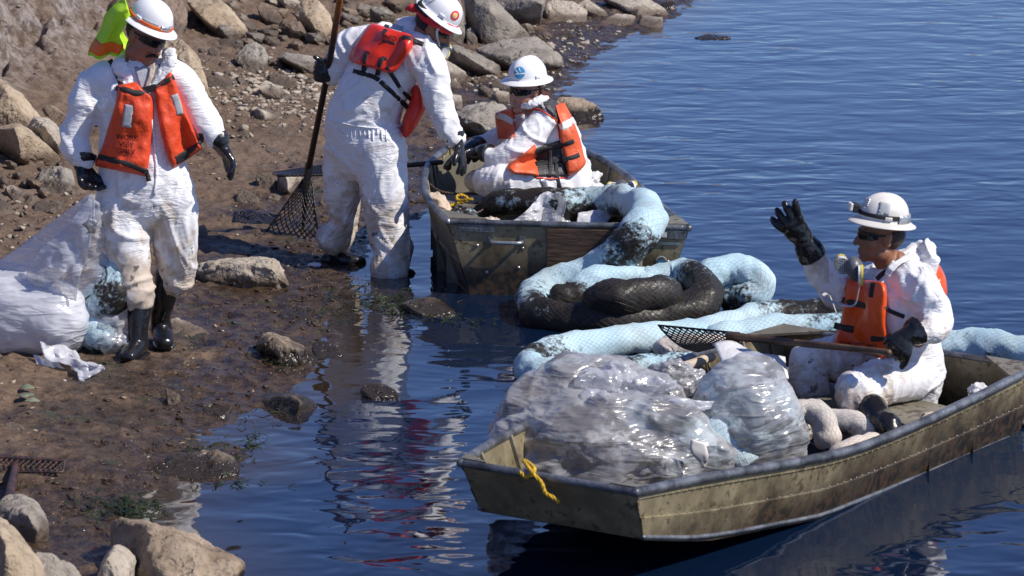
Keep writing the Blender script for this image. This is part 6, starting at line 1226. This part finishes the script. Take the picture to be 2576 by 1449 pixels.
c4, bv4 = coverall(m4, [
    ([p(2288, 965, .02), p(2285, 910, .02), p(2275, 850, .01), p(2262, 790, 0), p(2258, 730, 0), p(2256, 690, .01)], [(.165, .15), (.17, .155), (.165, .15), (.165, .15), (.16, .14), (.10, .09)], (1, -.5, 0)),
    ([p(2300, 945, -.05), p(2245, 955, -.18), p(2185, 975, -.28), p(2150, 1000, -.33)], [.125, .115, .102, .092]),
    ([p(2150, 985, -.33), p(2175, 1015, -.34), p(2200, 1038, -.33)], [.095, .095, .07]),
    ([p(2280, 945, .10), p(2190, 925, .12), p(2100, 905, .10), p(2030, 905, .06)], [.115, .11, .098, .088]),
    ([p(2030, 905, .06), p(2030, 950, .05), p(2050, 985, .05)], [.092, .092, .08]),
    ([p(2290, 705, -.06), p(2318, 730, -.12), p(2345, 775, -.15), p(2358, 815, -.20), p(2340, 835, -.27), p(2315, 843, -.32)], [.095, .090, .082, .076, .070, .056]),
    ([p(2220, 710, .12), p(2165, 728, .17), p(2115, 730, .18), p(2078, 700, .14), p(2058, 665, .1), p(2048, 646, .08)], [.10, .09, .085, .078, .066, .058]),
    ([p(2248, 690, .02), p(2286, 668, .08), p(2318, 640, .10), p(2335, 625, .08)], [.085, .085, .07, .045]),
    ([p(2330, 625, .06), p(2345, 655, .02), p(2340, 690, .02)], [.035, .035, .03])],
    voxel=.0095, folds=[(p(2320, 760, -.12), (.2, 0, 1), .18, 20, .006), (p(2190, 970, -.25), (1, 0, -.2), .2, 17, .007), (p(2110, 720, .15), (1, 0, 0), .2, 22, .005), (p(2060, 670, .1), (.4, 0, -1), .12, 32, .007), (p(2340, 830, -.25), (1, 0, .2), .12, 28, .006), (p(2280, 900), (0.3, 0, 1), .2, 16, .007), (p(2165, 1000, -.33), (1, 0, -1), .15, 18, .006)],
    dirt=lambda c: .20 + (max(0, min(1, (.70-c[2])*1.5))*.7 if c[0] < 1.75 else .05) + (.30 if c[0] < 1.48 and c[2] > .7 else 0))

ht4, Q4, hb4 = hard_hat(m4, H4, 'whited', .10, brim=.034, ridge=2, sc=.88)
hat_band(ht4, Q4, 60, 350, .016, .036, .004, 'strap', 'headlamp_strap', 60, 0, .88)
hat_band(ht4, Q4, 200, 262, .000, .040, .007, 'tape', 'silver_tape', 22, .003, .88)
bm = bmesh.new(); ml = Q4 @ Matrix.Translation((.02, .128, .046)); box_bm(bm, ml, .05, .03, .038, .006); lo = mesh_obj('headlamp', bm_me(bm, 'headlamp'), M['strap'], ht4, smooth=False)
bm = bmesh.new(); box_bm(bm, ml @ Matrix.Translation((0, .020, .002)), .044, .016, .034, .006); mesh_obj('lamp_lens', bm_me(bm, 'lamp_lens'), M['reflect_w'], lo, smooth=False)
h4 = join_bvh(*[o for o in [ht4]+list(ht4.children) if o.type == 'MESH'])
strap(hb4, ht4, [(2228, 510), (2222, 540)], 28, 'reflect', 'tape_patch', .0048, .001); strap(hb4, ht4, [(2184, 498), (2176, 518)], 14, 'tape', 'tape_patch', .0048, .001)
text_on(h4, ht4, 'DI', 2216, 535, 14, .30, 'white_ink', 'lettering', .004); text_on(h4, ht4, 'T', 2174, 524, 12, .4, 'white_ink', 'lettering', .004)
glasses(m4, H4)
bm = bmesh.new(); ell_bm(bm, H4 @ Vector((0, -.032, .002)), (.080, .080, .072), H4.to_3x3()); mesh_obj('hair', bm_me(bm, 'hair'), M['hair'], m4)
vc, _ = on_surf(bv4, m4, 'foam_front', [((2130, 695), (2200, 706)), ((2128, 720), (2228, 716)), ((2122, 760), (2232, 760)), ((2114, 810), (2230, 815)), ((2100, 850), (2238, 870)), ((2096, 866), (2226, 904))], 26, .010, .080, 'foam_o', .09, 10, 6, 1, .003, maxjump=.5)
bm = bmesh.new(); tube_bm(bm, [p(2325, 668, .12), p(2345, 700, .12), p(2352, 740, .1), p(2345, 790, .08)], [(.06, .12), (.06, .15), (.055, .15), (.04, .12)], side=(1, 0, 0), seg=18); me = remesh(bm, 'foam_back', .008, 3); mesh_obj('foam_back', me, M['foam_o'], m4)
b4 = join_bvh(c4, vc)
strap(b4, m4, [(2196, 712), (2192, 735), (2190, 748)], 12); strap(b4, m4, [(2118, 755), (2145, 762), (2178, 770)], 15); strap(b4, m4, [(2098, 818), (2120, 824), (2148, 830)], 17); strap(b4, m4, [(2190, 852), (2225, 852), (2245, 845)], 14)
strap(b4, m4, [(2222, 772), (2245, 785), (2275, 797)], 11); strap(b4, m4, [(2205, 702), (2228, 682), (2262, 662), (2275, 656)], 12); buckle(m4, surf_pt(b4, 2240, 676, .012), (.8, 0, .5), (0, -1, 0), (-.5, 0, .8), .03, .03)
text_on(b4, m4, 'WORK VEST ONLY', 2158, 868, 15, .10, 'ink', 'lettering', .004, wd=.75)
sheet('collar', [(p(2224, 690, -.12), p(2236, 700, -.14)), (p(2236, 668, -.12), p(2250, 678, -.14)), (p(2262, 650, -.08), p(2272, 660, -.11)), (p(2288, 634, 0), p(2300, 648, -.05))], 6, 'padw', m4, .006, 20)
re4 = empty('respirator', p(2165, 680, -.15)); tag(re4, 'grey respirator with round white filter hanging at the chest of the seated man', 'respirator')
respirator(re4, p(2150, 676, -.20), (.55, -.6, -.2), (-.55, -.75, 0), (0, -.1, 1), 1.05)
bm = bmesh.new(); tube_bm(bm, [p(2165, 695, -.24), p(2160, 730, -.26), p(2148, 768, -.26), p(2110, 765, -.22), p(2070, 748, -.1), p(2085, 740, .0), p(2105, 790, -.05)], [(.008, .003)]*7, seg=8, side=(0, 1, .3)); mesh_obj('head_strap', bm_me(bm, 'head_strap'), M['reflect'], re4)
glove(m4, p(2020, 602, .05), p(1988, 560, .03), (.1, .9, .15), [.06, .22, .34, .42], .24, (.15, .1), p(2046, 644, .08), 1.3, side=-1, cuff_r=(.056, .046))
glove(m4, p(2282, 845, -.36), p(2255, 870, -.38), (-.55, .1, -.6), [.75, .8, .85, .9], .05, (.6, .6), p(2310, 830, -.33), 1.18, side=1, cuff_r=(.060, .050))
a = p(2195, 1028, -.42); an = p(2238, 1088, -.58); boot(m4, a, an, Vector((an.x+.14, an.y-.08, an.z-.09)), .066)
